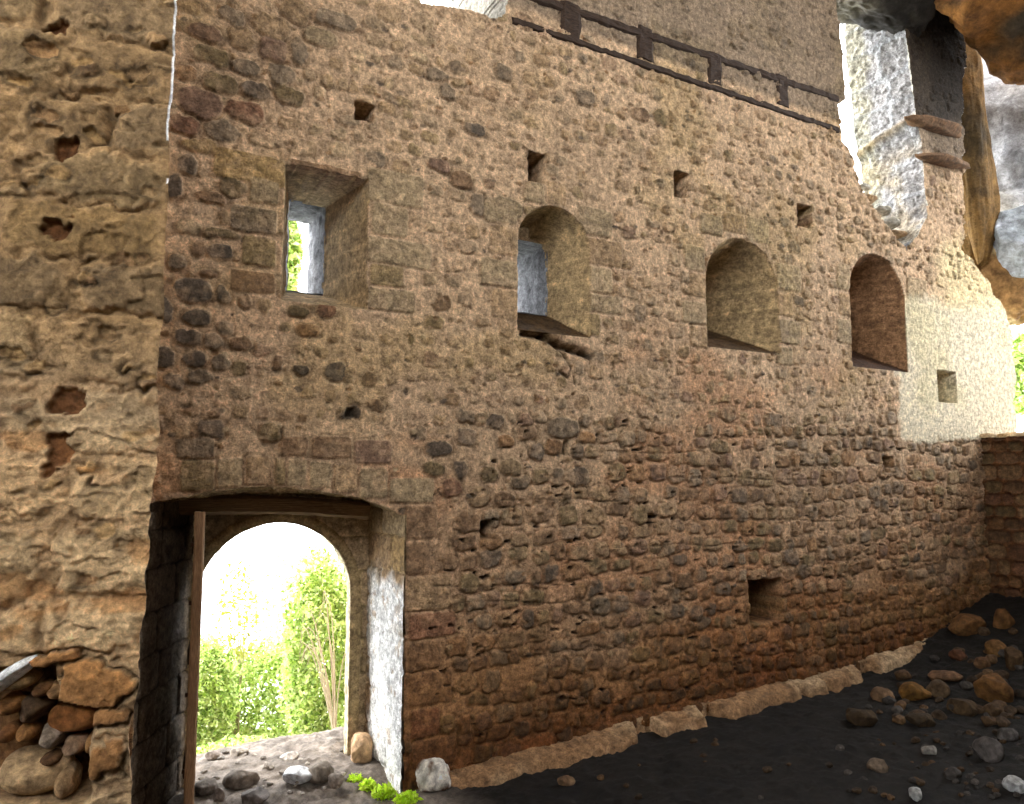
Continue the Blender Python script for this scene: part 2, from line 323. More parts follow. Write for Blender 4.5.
def embrasure(k, pl, pr, pytop, pybot, slit, arched, spring=None, DEP=.95):
    XL = W(pl, (pytop+pybot)/2)[0]; XR = W(pr, (pytop+pybot)/2)[0]; ZT = W(pl+(8 if arched else 0), pytop)[1]; ZB = W(pl, pybot)[1]
    sl = F.win(XL-.1, XR+.1, ZB-.1, ZT+.1); rag = .012 if not arched else .006
    U = F.U[sl]+rag*F.n1[sl]; V = F.V[sl]+rag*F.n2[sl]
    sL, sR, sB, sT = slit
    s = np.minimum((U-XL)/(sL-XL), (XR-U)/(XR-sR)); s = np.minimum(s, (V-ZB)/(sB-ZB))
    if arched:
        r = (XR-XL)/2; xc = (XL+XR)/2; zs = ZT-r
        rho = np.hypot(U-xc, V-zs); den = np.where(U > xc, XR-sR, sL-XL)
        s = np.where(V > zs, np.minimum(s, (r-rho)/np.maximum(den*.9, .05)), s)
        inside = np.where(V > zs, rho < r, True)
        s = np.where(inside, s, -1)
    else: s = np.minimum(s, (ZT-V)/(ZT-sT))
    m = s > 0; dd = DEP*np.clip(s, 0, 1)
    D[sl] = np.where(m, np.maximum(dd, .001), D[sl]); w_ = win_id[sl]; w_[m] = k
    # coursed stones on the splays, colour mixed
    q3 = np.stack([U.ravel(), dd.ravel(), V.ravel()], -1); tone = lin((192,164,122) if k != 4 else (160,122,88))*(1+.35*f3(q3*5, 40+k, 4)+.3*f3(q3*17, 50+k, 3)).reshape(U.shape)[..., None]
    sbm = sstep(.03, 0, (V-ZB)/(sB-ZB)-s)*(0 if k == 1 else 1); tone = tone*(1-sbm[..., None]*np.array([.82,.86,.90])); joint = np.exp(-((((V+.02*F.n1[sl]) % .22)-.11)/.012)**2); tone = tone*(1+.35*joint)[..., None]
    F.C[sl] = np.where(m[..., None], tone, F.C[sl]); H_ = F.H[sl]; H_[m] = (.02*f3(q3*6, 60+k, 3).reshape(U.shape)+.008*F.nf[sl])[m]
    wins.append((k, XL, XR, ZB, ZT, slit))
def slitpx(x0, x1, y0, y1, DEP=.8):
    a, zt = W(x0, y0, DEP); b, zb = W(x1, y1, DEP); return a, b, zb, zt
embrasure(1, 283, 368, 163, 300, slitpx(288, 322, 201, 296), False, None, .78)
def cent(XLp, XRp, yt, yb, ktop=.35, kb=.36):
    XL = W(XLp, (yt+yb)/2)[0]; XR = W(XRp, (yt+yb)/2)[0]; ZT = W(XLp+8, yt)[1]; ZB = W(XLp, yb)[1]; c = (XL+XR)/2
    return c-.09, c+.09, ZB+kb*(ZT-ZB), ZT-ktop*(ZT-ZB)
a2, zt2 = W(500, 238, .5); b2, zb2 = W(546, 316, .5)
embrasure(2, 518, 590, 200, 330, (a2, b2, zb2, zt2), True, None, .5)
embrasure(3, 706, 778, 233, 346, cent(706, 778, 233, 346), True)
embrasure(4, 850, 905, 250, 366, cent(850, 905, 250, 366), True)
# faces to drop
keep = np.ones((len(v)-1, len(u)-1), bool)
Um = (u[:-1]+u[1:])/2; Vm = (v[:-1]+v[1:])/2; UM, VM = np.meshgrid(Um, Vm); QX, QY = pxof(UM, np.zeros_like(UM), VM)
jag = 5*f2(UM*5, VM*5, 12, 3)
# gap at upper right: left edge and right edge as functions of the pixel row
gl = np.interp(QY, [-200,0,100,104,140,150,190,215,240,246], [832,836,846,838,842,850,862,880,897,905])+jag*.35
gr = np.interp(QY, [-200,0,25,118,140,215,235,246], [902,904,905,916,921,927,918,908])+jag*.15
keep &= ~((QX > gl) & (QX < gr) & (QY < 246))
# right end of the wall (above the plaster) and breach at the top
keep &= ~(QX > np.interp(QY, [-300,250,262,300,330,440,900], [962,964,972,1000,1012,1016,1016])+jag)
keep &= ~((QX > 420+jag) & (QX < 508+jag) & (QY < np.interp(QX, [415,440,470,492,505,512], [2,5,10,20,16,-6])+jag))
# door niche opening
NXR_t = W(400, 512)[0]; NXL = W(140, 560)[0]
def archz(x):                                 # underside of the relieving arch on the wall face
    ps = [W(150,503), W(181,497), W(215,490), W(260,486), (W(310,489)), W(357,497), W(388,507), W(400,515)]
    return np.interp(x, [p[0] for p in ps], [p[1] for p in ps])
NXR = W(404, 650)[0]
keep &= ~((UM > NXL) & (UM < NXR) & (VM < archz(UM)))
# slits open at the back
wid_c = win_id[:-1, :-1]
dc = (D[:-1, :-1]+D[1:, :-1]+D[:-1, 1:]+D[1:, 1:])/4
keep &= ~(dc > np.choose(wid_c, [.95,.78,.5,.95,.95])*.985)
Yc = D-F.H; 
P = np.stack([F.U, Yc, F.V], -1).reshape(-1, 3); Cc = np.clip(F.C, .01, .95).reshape(-1, 3)
GF = grid_faces(len(v), len(u))
wid = win_id[:-1, :-1]
# extrude the edges of the gap / top / niche outward (+y)
def rim(keepm, ok, depth, steps):
    idx = lambda j, i: j*len(u)+i
    pad = np.pad(keepm, 1); segs = []
    c = pad[1:-1, 1:-1]
    for name, nb in (('l', pad[1:-1, :-2]), ('r', pad[1:-1, 2:]), ('b', pad[:-2, 1:-1]), ('t', pad[2:, 1:-1])):
        J, I = np.nonzero(c & ~nb & ok)
        if name == 'l': segs += list(zip(idx(J+1, I), idx(J, I)))
        if name == 'r': segs += list(zip(idx(J, I+1), idx(J+1, I+1)))
        if name == 'b': segs += list(zip(idx(J, I), idx(J, I+1)))
        if name == 't': segs += list(zip(idx(J+1, I+1), idx(J+1, I)))
    segs = np.array(segs); vv, inv = np.unique(segs, return_inverse=True); inv = inv.reshape(segs.shape)
    base = P[vv]; n = len(vv); allP = []; allC = []
    for k in range(steps+1):
        q = base.copy(); q[:, 1] += depth*k/steps
        if 0 < k: q += (.035*np.stack([f3(q*3+9, 3), 0*q[:, 0], f3(q*3+30, 8)], -1)+.012*np.stack([f3(q*14+9, 3), 0*q[:, 0], f3(q*14, 8)], -1))*min(1, k/3)
        allP.append(q); allC.append(q)
    fs = np.concatenate([np.stack([inv[:, 0]+k*n, inv[:, 1]+k*n, inv[:, 1]+(k+1)*n, inv[:, 0]+(k+1)*n], -1) for k in range(steps)])
    return np.concatenate(allP), fs
okm = (dc < .2) & ~((QX > gr-12) & (QX < 940) & (QY < 236)) & (VM > -.2) & ~((UM > NXL-.1) & (UM < NXR+.1) & (VM < 3.0)) & (UM > -.5)
rp, rf = rim(keep, okm, 1.3, 34)
rc = lin((186,180,168))*(1+.2*f3(rp*8, 4)+.2*f3(rp*2, 9))[:, None]
mwall = keep & (wid == 0)
# slit tunnels from the embrasures to the outer face
tun = []
for k, XL, XR, ZB, ZT, (a, b, c_, d_) in wins:
    y0 = {1: .78, 2: .5, 3: .95, 4: .95}[k]-.03; t_ = np.linspace(0, 1, 16)
    loop = [(a, c_+(d_-c_)*q) for q in np.linspace(0, 1, 40)]+[(a+(b-a)*q, d_) for q in np.linspace(0, 1, 10)[1:]]+[(b, d_-(d_-c_)*q) for q in np.linspace(0, 1, 40)[1:]]+[(b-(b-a)*q, c_) for q in np.linspace(0, 1, 10)[1:]]
    loop = np.array(loop); q = np.zeros((16, len(loop), 3)); q[..., 0] = loop[:, 0]; q[..., 2] = loop[:, 1]; q[..., 1] = (y0+(1.34-y0)*t_)[:, None]
    q = q.reshape(-1, 3); q[:, 0] += .03*f3(q*9, 3); q[:, 2] += .02*f3(q*9+5, 3)
    tun.append((q, grid_faces(16, len(loop)).reshape(-1, 4), np.clip(lin((128,128,132))*(1+.6*f3(q*12, 5))[:, None], .02, .9)))
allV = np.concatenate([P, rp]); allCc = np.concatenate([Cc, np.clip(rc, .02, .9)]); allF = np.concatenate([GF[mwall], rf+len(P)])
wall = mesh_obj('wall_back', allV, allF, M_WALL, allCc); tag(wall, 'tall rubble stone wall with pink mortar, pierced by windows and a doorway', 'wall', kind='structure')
wl = {1: 'square-headed splayed slit window opening with bright light, above the doorway', 2: 'round-headed splayed window opening with pale lit inner jamb and broken sill',
      3: 'round-headed splayed window opening, the third from the doorway', 4: 'narrow round-headed window opening nearest the pale plaster patch'}
for k in (1, 2, 3, 4):
    tv, tf_, tc_ = tun[k-1]; o = mesh_obj('window_%d' % k, np.concatenate([P, tv]), np.concatenate([GF[keep & (wid == k)], tf_+len(P)]), M_WALL, np.concatenate([Cc, tc_])); tag(o, wl[k], 'window', kind='structure')

# ================================================================ DOORWAY (niche reveals, arched stone panel)
Y1 = .8
def patch(name, pos, nu, nv, usz, vsz, mortar, seed, courses=.24, stonew=.45, prot=.01, mat=M_WALL, pal=('ash','tan','brown'), inward=1, drop=None, extra=None, fill=.985, nn=9):
    """grid patch: pos(s,t) -> (x,y,z) arrays, displaced along the face normal"""
    f = Field(np.linspace(0, usz, nu), np.linspace(0, vsz, nv), mortar, seed); r = random.Random(seed)
    z = 0
    while z < vsz:
        rh = courses*r.uniform(.8, 1.2); x = -r.uniform(0, stonew)
        while x < usz:
            w = stonew*r.uniform(.6, 1.3)
            f.stone(x+w/2, z+rh/2, w*fill, rh*fill, PAL[r.choice(pal)], prot*r.uniform(.5, 1.5), nn, warp=.008, crease=.01, cdark=.3, soft=.06, mottle=.2); x += w
        z += rh
    if extra: extra(f)
    S = f.U/usz; T = f.V/vsz; p = pos(S, T)
    du = np.gradient(p, axis=1); dv = np.gradient(p, axis=0); n = np.cross(du, dv); n /= np.linalg.norm(n, axis=-1, keepdims=True)+1e-9
    p = p+n*f.H[..., None]*inward
    g = grid_faces(nv, nu)
    if drop is not None:
        pm = (p[:-1, :-1]+p[1:, 1:])/2; g = g[~drop(pm)]
    else: g = g.reshape(-1, 4)
    return p.reshape(-1, 3), g, np.clip(f.C, .01, .95).reshape(-1, 3)
def join(parts):
    V, Fc, K = [], [], []; n = 0
    for p, g, c in parts: V.append(p); Fc.append(g+n); K.append(c); n += len(p)
    return np.concatenate(V), np.concatenate(Fc), np.concatenate(K)
XRin = W(367, 650, Y1)[0]; XLin = W(188, 650, Y1)[0]
ZTOP = W(270, 512, Y1)[1]
lerp = lambda a, b, t: a+(b-a)*t
def white(f):
    z = f.V-.1; edge = .06*f2(f.U*7, f.V*7, 5, 4)
    # u: 0 at wall face, 1 at the inner corner
    U = f.U; top = 1.72+.0*U
    m = sstep(top+.12, top-.10, z+edge*2.5)*sstep(.84, .74, U+edge*1.6-.10*sstep(.7, 1.2, z)+.05)*sstep(-.1, .0, z+U*.1)
    m2 = .6*sstep(.1, .3, f2(U*9, f.V*9, 8, 3)); m2 = m*(1-m2*sstep(1.2, 1.6, z))
    sp = 1-.6*sstep(.42, .6, f2(U*14, f.V*12, 19, 2)); m2 = m2*sp
    f.C = f.C*(1-m2[..., None])+lin((250,250,250))*(1+.05*f.nf)[..., None]*m2[..., None]; f.H = f.H*(1-.5*m)+.01*m
pr = patch('r', lambda s, t: np.stack([lerp(NXR, XRin, s), lerp(0, Y1, s), lerp(-.2, 2.62, t)], -1), 90, 260, .85, 2.8, (196,164,120), 50, .28, .5, pal=('ash','tan','ochre'), extra=white, inward=-1)
pl_ = patch('l', lambda s, t: np.stack([lerp(NXL, XLin, s), lerp(0, Y1, s), lerp(-.2, 2.62, t)], -1), 80, 220, .9, 2.8, (76,60,48), 51, .28, .5, pal=('dark','dark'), inward=1)  # shade of the left reveal put into dark mortar and stones
RA = .5*(W(350, 620, Y1)[0]-W(194, 620, Y1)[0]); XA = .5*(W(350, 620, Y1)[0]+W(194, 620, Y1)[0]); ZA = W(264, 523, Y1)[1]-RA
def indoor(x, z): return ((np.abs(x-XA) < RA) & (z < ZA)) | (np.hypot(x-XA, z-ZA) < RA)
back = patch('b', lambda s, t: np.stack([lerp(XLin-.05, XRin+.03, s), Y1+0*s, lerp(-.2, 2.7, t)], -1), 220, 330, XRin-XLin+.08, 2.9, (206,180,132), 52, .30, .55, pal=('pale','ash','pale'), inward=1,
             drop=lambda p: indoor(p[..., 0], p[..., 2]), prot=.006)
# soffit: from the arch on the wall face back to the panel
xs = np.linspace(NXL, NXR, 120); zs = archz(xs)
def soff(s, t):
    x = lerp(NXL, NXR, s); xb = lerp(XLin, XRin, s); zf = archz(x)
    return np.stack([lerp(x, xb, t), Y1*t, lerp(zf, np.minimum(zf+.06, ZTOP+.14), t)], -1)
so = patch('s', soff, 130, 60, 2.0, .8, (190,160,120), 53, .3, .26, pal=('ash','olive','tan'), inward=1)
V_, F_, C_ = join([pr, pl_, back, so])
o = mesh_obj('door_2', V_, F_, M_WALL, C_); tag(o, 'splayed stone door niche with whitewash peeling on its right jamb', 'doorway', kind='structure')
# arch intrados (thickness of the arched panel)
ang = np.linspace(-math.pi*.0, math.pi, 90)
prof = [(XA+RA, zz) for zz in np.linspace(-.2, ZA, 90)]+[(XA+RA*math.cos(a), ZA+RA*math.sin(a)) for a in ang[1:]]+[(XA-RA, zz) for zz in np.linspace(ZA, -.2, 90)[1:]]
prof = np.array(prof); t = np.linspace(0, .52, 28)
Vi = np.zeros((len(t), len(prof), 3)); Vi[..., 0] = prof[None, :, 0]; Vi[..., 2] = prof[None, :, 1]; Vi[..., 1] = Y1+t[:, None]; wd_ = (np.clip(t-.12, 0, 1)/.4*.16)[:, None]; Vi[..., 0] += wd_*(prof[None, :, 0]-XA)/RA; Vi[..., 2] += wd_*np.clip(prof[None, :, 1]-ZA, 0, None)/RA
cn = np.array([XA, 0, ZA]); nd = f3(Vi.reshape(-1, 3)*10, 4).reshape(Vi.shape[:2])
dirx = np.stack([XA-Vi[..., 0], 0*nd, np.where(Vi[..., 2] > ZA, ZA-Vi[..., 2], 0)], -1); dirx /= np.linalg.norm(dirx, axis=-1, keepdims=True)+1e-9
Vi = Vi+dirx*(.012*nd)[..., None]
ci = lin((214,198,166))*(1+.18*f3(Vi.reshape(-1, 3)*12, 6))[:, None]
# architrave: plain raised ring on the panel round the arch
ring = np.array([(0, 0), (0, -.015), (.09, -.015), (.10, 0)])
Vr = np.zeros((4, len(prof), 3))
outd = np.stack([prof[:, 0]-XA, np.where(prof[:, 1] > ZA, prof[:, 1]-ZA, 0)], -1); outd /= np.linalg.norm(outd, axis=-1, keepdims=True)
for k, (a, b) in enumerate(ring): Vr[k, :, 0] = prof[:, 0]+outd[:, 0]*a; Vr[k, :, 2] = prof[:, 1]+outd[:, 1]*a; Vr[k, :, 1] = Y1+b
cr = lin((186,160,118))*(1+.2*f3(Vr.reshape(-1, 3)*12, 6))[:, None]
V_, F_, C_ = join([(Vi.reshape(-1, 3), grid_faces(len(t), len(prof)).reshape(-1, 4), ci), (Vr.reshape(-1, 3), grid_faces(4, len(prof)).reshape(-1, 4), cr)])
o = mesh_obj('door_1', V_, F_, M_WALL, C_); tag(o, 'round stone arch of the doorway opening onto daylight', 'doorway', kind='structure')
# outer face round the doorway and the rest of the wall outside (keeps daylight out of the wall's core)
gx = np.linspace(-1.2, 12.6, 700); gz = np.linspace(-.4, 9.7, 460); GX, GZ = np.meshgrid(gx, gz)
yo = 1.32+.03*f2(GX*2, GZ*2, 5, 4)
ko = np.ones((459, 699), bool); gxm, gzm = np.meshgrid((gx[1:]+gx[:-1])/2, (gz[1:]+gz[:-1])/2)
ko &= ~indoor((gxm-XA)/1.23+XA, np.where(gzm > ZA, ZA+(gzm-ZA)/1.23, gzm))
qx, qy = pxof(gxm, np.zeros_like(gxm), gzm)
ko &= ~((qx > np.interp(qy, [-200,0,100,104,140,150,190,215,240,246], [828,832,842,834,838,846,858,876,893,901])) & (qy < 250) & (qx < np.interp(qy, [-200,0,25,118,140,215,235,250], [906,908,909,920,925,931,922,908])))
ko &= ~((qx > 412) & (qx < 516) & (qy < 26))
ko &= ~(qx > 958); ko &= ~((qx > 895) & (qy < 330))
for k, XL, XR, ZB, ZT, s in wins: ko &= ~((gxm > s[0]-.03) & (gxm < s[1]+.03) & (gzm > s[2]-.03) & (gzm < s[3]+.03))
oc = lin((190,165,130))*(1+.25*f2(GX*3, GZ*3, 8, 4).reshape(-1))[:, None]
o = mesh_obj('wall_outside', np.stack([GX, yo, GZ], -1).reshape(-1, 3), grid_faces(460, 700)[ko], M_WALL, oc); tag(o, 'outer face of the rubble wall', 'wall', kind='structure')

def jam(s, t):
    z = lerp(W(905, 250)[1], 9.7, t); yy = np.interp(z, [W(908, q)[1] for q in (246,235,215,140,118,25,0,-200)], [246,235,215,140,118,25,0,-200])
    xx = np.array([W(a, b)[0] for a, b in zip((908,918,927,921,916,905,904,902), (246,235,215,140,118,25,0,-200))]); zz = np.array([W(a, b)[1] for a, b in zip((908,918,927,921,916,905,904,902), (246,235,215,140,118,25,0,-200))])
    return np.stack([np.interp(z, zz, xx)-.012-.03*s, lerp(.0, .92, s), z], -1)
def jx(f):
    f.H *= .4; f.H += .04*f2(f.U*3, f.V*3, 4, 4)+.03*f2(f.U*14, f.V*14, 6, 4)
    lw_ = sstep(.1, 0, f.V-2.0+.3*f.U)
p_, g_, c_ = patch('j', jam, 120, 460, .92, 4.6, (236,232,226), 71, .5, .6, prot=.03, pal=('pale',), inward=1, extra=jx, nn=4, fill=.9)
c_ = np.clip(c_*.12+lin((146,147,152))*(1+.3*f3(p_*7, 3)+.4*f3(p_*22, 3))[:, None]*(np.array([1,1,1])-np.array([0,.04,.26])*sstep(.62, .8, (p_[:, 1:2]+.03)/.95+.15*f3(p_*5, 9)[:, None])), .02, .92)
zl_ = W(916, 122)[1]; bl_ = sstep(.10, .0, np.abs(p_[:, 2]-zl_+.25*(p_[:, 1]-.4)))[:, None]; c_ = c_*(1-bl_*np.array([.15,.30,.5])); p_[:, 0] -= .05*bl_[:, 0]
lo_ = sstep(zl_-.1, zl_-.5, p_[:, 2])[:, None]*sstep(-.1, .3, f3(p_*2.2, 44))[:, None]; c_ = c_*(1-lo_*np.array([-.05,.08,.30]))
o = mesh_obj('trim_2', p_, g_, M_WALL, c_); tag(o, 'sunlit rough pale jamb of the tall gap in the wall', 'jamb', kind='structure')
# ================================================================ timber pieces
def timber(name, a, b, wy, hz, mat, parent=None, seg=26, rough=.012, seed=1, loc=(0,0,0), bow=0, label=None):
    """rough squared timber from a to b (3D), wy deep in y, hz high across"""
    a = np.array(a, float); b = np.array(b, float); d = b-a; L = np.linalg.norm(d); d /= L
    s1 = np.array([0, 1., 0]) if abs(d[1]) < .9 else np.array([1., 0, 0]); s2 = np.cross(d, s1); s2 /= np.linalg.norm(s2)
    prof = []
    for k in range(16):
        an = 2*math.pi*(k+.5)/16; c, s = math.cos(an), math.sin(an); q = (abs(c)**7+abs(s)**7)**(1/7); prof.append((c/q, s/q))
    V = []
    for i in range(seg+1):
        tt = i/seg; p = a+d*L*tt; p = p+np.array([0, 0, bow*math.sin(math.pi*tt)])
        for x, y in prof: V.append(p+s1*x*wy/2+s2*y*hz/2)
    V = np.array(V); V = V+rough*np.stack([f3(V*16, seed), f3(V*16+4, seed), f3(V*16+8, seed)], -1)
    n = 16; Fs = [[i*n+k, i*n+(k+1) % n, (i+1)*n+(k+1) % n, (i+1)*n+k] for i in range(seg) for k in range(n)]
    c0 = len(V); V = np.concatenate([V, [V[:n].mean(0)], [V[-n:].mean(0)]])
    Fs += [[c0, (k+1) % n, k, k] for k in range(0)]
    T = [[c0, (k+1) % n, k] for k in range(n)]+[[c0+1, seg*n+k, seg*n+(k+1) % n] for k in range(n)]
    T += [[q[0], q[1], q[2]] for q in Fs]+[[q[0], q[2], q[3]] for q in Fs]
    V = V-np.array(loc); o = mesh_obj(name, V, T, mat, None, parent, smooth=False)
    for p_ in o.data.polygons: p_.use_smooth = False
    if parent is not None and label: o['label'] = label
    return o
b0 = W(508, 20); tf = empty('timber_frame', (b0[0], 0, b0[1])); tag(tf, 'dark timber ladder-like lacing set high in the stone wall, two beams joined by posts', 'timber frame')
tl = (b0[0], 0, b0[1])
def bm(p, q, w, seed, nm):
    (x0, z0), (x1, z1) = W(*p), W(*q); timber(nm, (x0, .045, z0), (x1, .045, z1), .13, w, M_TIMBER, tf, 90 if nm == 'beam' else 14, .02, seed, tl)
bm((512,20),(838,130),.075,1,'beam'); bm((524,-6),(838,99),.10,2,'beam')
for k, (x0, y0, x1, y1) in enumerate([(571,4,571,40),(645,28,645,60),(714,54,715,85),(782,76,783,106),(545,1,538,20)]):
    if k == 4: continue
    bm((x0, y0), (x1, y1), .25-.012*k, 5+k, 'post')
# second, narrower twin posts beside the first
x0, z0 = W(160, 507, .62); x1, z1 = W(363, 511, .62)
lt = timber('lintel_beam', (x0, .62, z0), (x1+.03, .62, z1), .2, .15, M_LINTEL, None, 30, .01, 9, bow=.035)
tag(lt, 'weathered timber lintel beam spanning the doorway under the stone arch', 'beam')
# door leaf, opened inward, seen nearly edge-on
hx, fx = XLin+.06, .735
leafroot = empty('wooden_door', (hx, Y1-.05, .02)); tag(leafroot, 'dark plank door standing open at the left of the stone doorway', 'door')
dv = np.array([fx-hx, -.02-(Y1-.05), 0]); Lw = np.linalg.norm(dv[:2]); da = math.atan2(dv[1], dv[0]); 
def leafbox(name, s0, s1, t0, t1, z0, z1, mat, parent=leafroot, seed=0, rough=.004):
    nx, nz = 3, 24; o_ = timber(name, (s0, (t0+t1)/2, (z0+z1)/2), (s1, (t0+t1)/2, (z0+z1)/2), t1-t0, z1-z0, mat, parent, 8, rough, seed)
    return o_
leafroot.rotation_euler[2] = da
for k in range(5):
    s0 = .02+k*(Lw-.10)/5; leafbox('plank', s0, s0+(Lw-.10)/5-.004, -.02, .02, 0, 2.25, M_DOOR, seed=k)
st_ = timber('stile', (Lw-.04, 0, 0), (Lw-.04, 0, 2.26), .07, .085, M_EDGE, leafroot, 30, .008, 31)
st_['label'] = 'worn reddish brown edge timber'
for zz in (.35, 1.15, 1.95): leafbox('ledge', .02, Lw-.09, -.05, -.022, zz, zz+.12, M_DOOR, seed=int(zz*9))
for zz in (.42, .95, 1.6, 2.02):
    nb = timber('nail', (Lw-.04, -.035, zz), (Lw-.04, -.055, zz), .028, .028, M_IRON, leafroot, 2, 0, 3)
# ================================================================ PIER (foreground, left)
pc0 = at(155, 475, 1.0); rr = pc0-CAM; tt = (4.6)/rr[1]; cor = CAM+rr*tt        # corner on y=-1.4
cor = np.array([cor[0], -1.4, 0]); pdir = np.array([-.965, .262, 0])
pu = np.linspace(0, 2.6, 330); pv = np.arange(-.3, 8.2, .0098)
G = Field(pu, pv, (200,166,126), 200)
def PP(px, py):
    r = ray(px, py); n = np.array([-pdir[1], pdir[0], 0]); t = np.dot(cor-CAM, n)/np.dot(r, n); p = CAM+t*r; return float(np.dot(p-cor, pdir)), float(p[2])
gpx, gpy = pxof(cor[0]+pdir[0]*G.U, cor[1]+pdir[1]*G.U, G.V)
G.H += .03*f2(G.U*2.2, G.V*3, 210, 4)+.012*f2(G.U*22, G.V*22, 211, 3); r_ = random.Random(4)
z = -.3
while z < 8.1:
    rh = r_.uniform(.26, .42); x = r_.uniform(-.2, 0)
    while x < 2.5:
        w = r_.uniform(.45, .95); qx, qy = pxof(cor[0]+pdir[0]*x, cor[1]+pdir[1]*x, z)
        k = r_.uniform(.86, .98)
        hi = float(qy) < 380
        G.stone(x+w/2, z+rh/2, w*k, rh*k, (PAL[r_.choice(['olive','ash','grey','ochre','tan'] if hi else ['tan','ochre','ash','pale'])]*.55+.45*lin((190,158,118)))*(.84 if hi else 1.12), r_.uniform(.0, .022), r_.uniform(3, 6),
                warp=.035, ang=r_.uniform(-.04, .04), crease=.016, cdark=.3, soft=.2, mottle=.28)
        x += w
    z += rh
for k in range(170):
    x, z = r_.uniform(0, 1.5), r_.uniform(0, 6.2); s_ = r_.uniform(.02, .09)
    G.stone(x, z, s_*r_.uniform(1, 2.4), s_, (PAL[r_.choice(['brown','rust','pale','ochre','tan'])]*.6+.4*lin((180,146,108))), r_.choice([-.018, -.012, .015, .02]), 2, warp=.03, crease=.008, mottle=.3)
# eroded ledges
er = f2(G.U*3.2, G.V*7, 240, 4); lo = sstep(360, 430, gpy)
G.H += lo*(.030*np.sign(er)*np.abs(er)**.7); G.H -= .02*sstep(.25, .35, er)
G.C *= (1+(sstep(.18, .4, -er)*lo)[..., None]*(np.array([.84,.70,.58])-1))
brn = [(64,150,13,9),(64,225,14,12),(62,30,12,9),(62,455,16,18),(68,402,20,14)]
for a, b, hw, hh in brn:
    x1 = PP(a-hw, b)[0]; x0 = PP(a+hw, b)[0]; z1 = PP(a, b-hh)[1]; z0 = PP(a, b+hh)[1]; G.stone((x0+x1)/2, (z0+z1)/2, abs(x1-x0), abs(z1-z0), lin((128,86,52)), -.045, 2.2, warp=.05, crease=.0, mottle=.3)
for (x0p, y0p, x1p, y1p) in [(72,664,134,700),(92,705,136,722),(40,650,85,664),(96,742,136,772)]:
    x1, z1 = PP(x0p, y0p); x0, z0 = PP(x1p, y1p); G.stone((x0+x1)/2, (z0+z1)/2, abs(x1-x0), abs(z1-z0), lin((176,128,80)), .05, 4, warp=.04, crease=.05, cdark=.6, mottle=.3)
# hollow with loose cobbles, lower left
hx_ = sstep(104, 92, gpx+6*G.n1-12*sstep(740, 700, gpy))*sstep(664, 676, gpy+5*G.n2)*sstep(806, 796, gpy+4*G.n1)
hx_ *= sstep(4, -4, gpx-np.interp(gpy, [660,698,706,806], [62,68,104,104]))
G.H -= .28*hx_; G.C *= (1+hx_[..., None]*(np.array([.5,.38,.28])-1))
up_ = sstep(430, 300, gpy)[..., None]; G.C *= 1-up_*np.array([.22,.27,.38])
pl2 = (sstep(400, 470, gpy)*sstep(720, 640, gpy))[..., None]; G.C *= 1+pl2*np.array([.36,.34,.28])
# light catching the upper arris, painted on as a white line
G.C = np.where((G.U < .012)[..., None] & (gpy < 160+40*G.n1)[..., None], lin((252,252,250))[None, None], G.C)
ragg = .018*f2(np.zeros_like(G.V)+3, G.V*6, 222, 4)+.035*lo*f2(np.zeros_like(G.V)+7, G.V*3.5, 225, 4)
nrm = np.array([-abs(pdir[1]), -abs(pdir[0]), 0])
fall = np.exp(-G.U/.10)
X = cor[0]+pdir[0]*G.U+ragg*fall+nrm[0]*G.H; Yp = cor[1]+pdir[1]*G.U+nrm[1]*G.H*(1-.0*fall)
# round the arris off
X = X-.05*sstep(3.4, 1.0, G.V)-.0*sstep(1.5, .0, G.V)
Pp = np.stack([X, Yp, G.V], -1); gf = grid_faces(len(pv), len(pu))[:, :, ::-1].reshape(-1, 4)
side = Pp[:, 0, :]; st_n = 40; S = np.repeat(side[None], st_n, 0).copy(); kk = np.linspace(0, 1.32, st_n)
S[..., 1] += kk[:, None]; S[..., 0] += .03*np.minimum(1, kk/.1)[:, None]*f3(S.reshape(-1, 3)*4, 3).reshape(S.shape[:2])
sc_ = lin((180,145,108))*(1+.3*f3(S.reshape(-1, 3)*6, 6))[:, None]
bk = np.array([[cor[0]-.02, -.06, -.3], [cor[0]-2.6, -.06+.0, -.3], [cor[0]-2.6, -.06, 8.2], [cor[0]-.02, -.06, 8.2]])
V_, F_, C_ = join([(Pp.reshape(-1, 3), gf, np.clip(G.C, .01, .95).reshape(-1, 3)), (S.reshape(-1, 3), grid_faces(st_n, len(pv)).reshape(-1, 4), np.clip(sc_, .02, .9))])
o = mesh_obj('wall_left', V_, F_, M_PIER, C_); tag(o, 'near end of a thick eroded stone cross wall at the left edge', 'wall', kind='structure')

# ================================================================ GROUND
def floorz(x, y):
    x = np.asarray(x, float); y = np.asarray(y, float)
    base = np.interp(x, [-3, 3.3, 7.8, 9.8, 12, 16], [-.02, -.02, .14, .34, .62, .9])
    mound = .55*sstep(8.2, 11.5, x+.35*y)*sstep(-6, -1, y)
    return base+mound*.8+.03*f2(x*.9, y*.9, 3, 4)*np.where(y > -.3, .6, 1)
def outz(x, y):
    x = np.asarray(x, float); y = np.asarray(y, float)
    return .04-3.6*sstep(1.3, 6.5, y)+.04*f2(x*1.7, y*1.7, 31, 4)+.10*sstep(1.5, 3.5, x)
def hitground(px, py, fn, ymin=None):
    r = ray(px, py); t = 2.0
    while t < 40:
        p = CAM+r*t
        if p[2] <= float(fn(p[0], p[1])): return p
        t += .01
    return CAM+r*12
gx = np.linspace(-3.5, 15, 560); gy = np.linspace(-9, .45, 330); X, Y = np.meshgrid(gx, gy)
Z = floorz(X, Y)-.12*sstep(.1, .4, Y)+.035*f2(X*5, Y*5, 9, 4)+.03*np.abs(f2(X*12, Y*12, 13, 3))
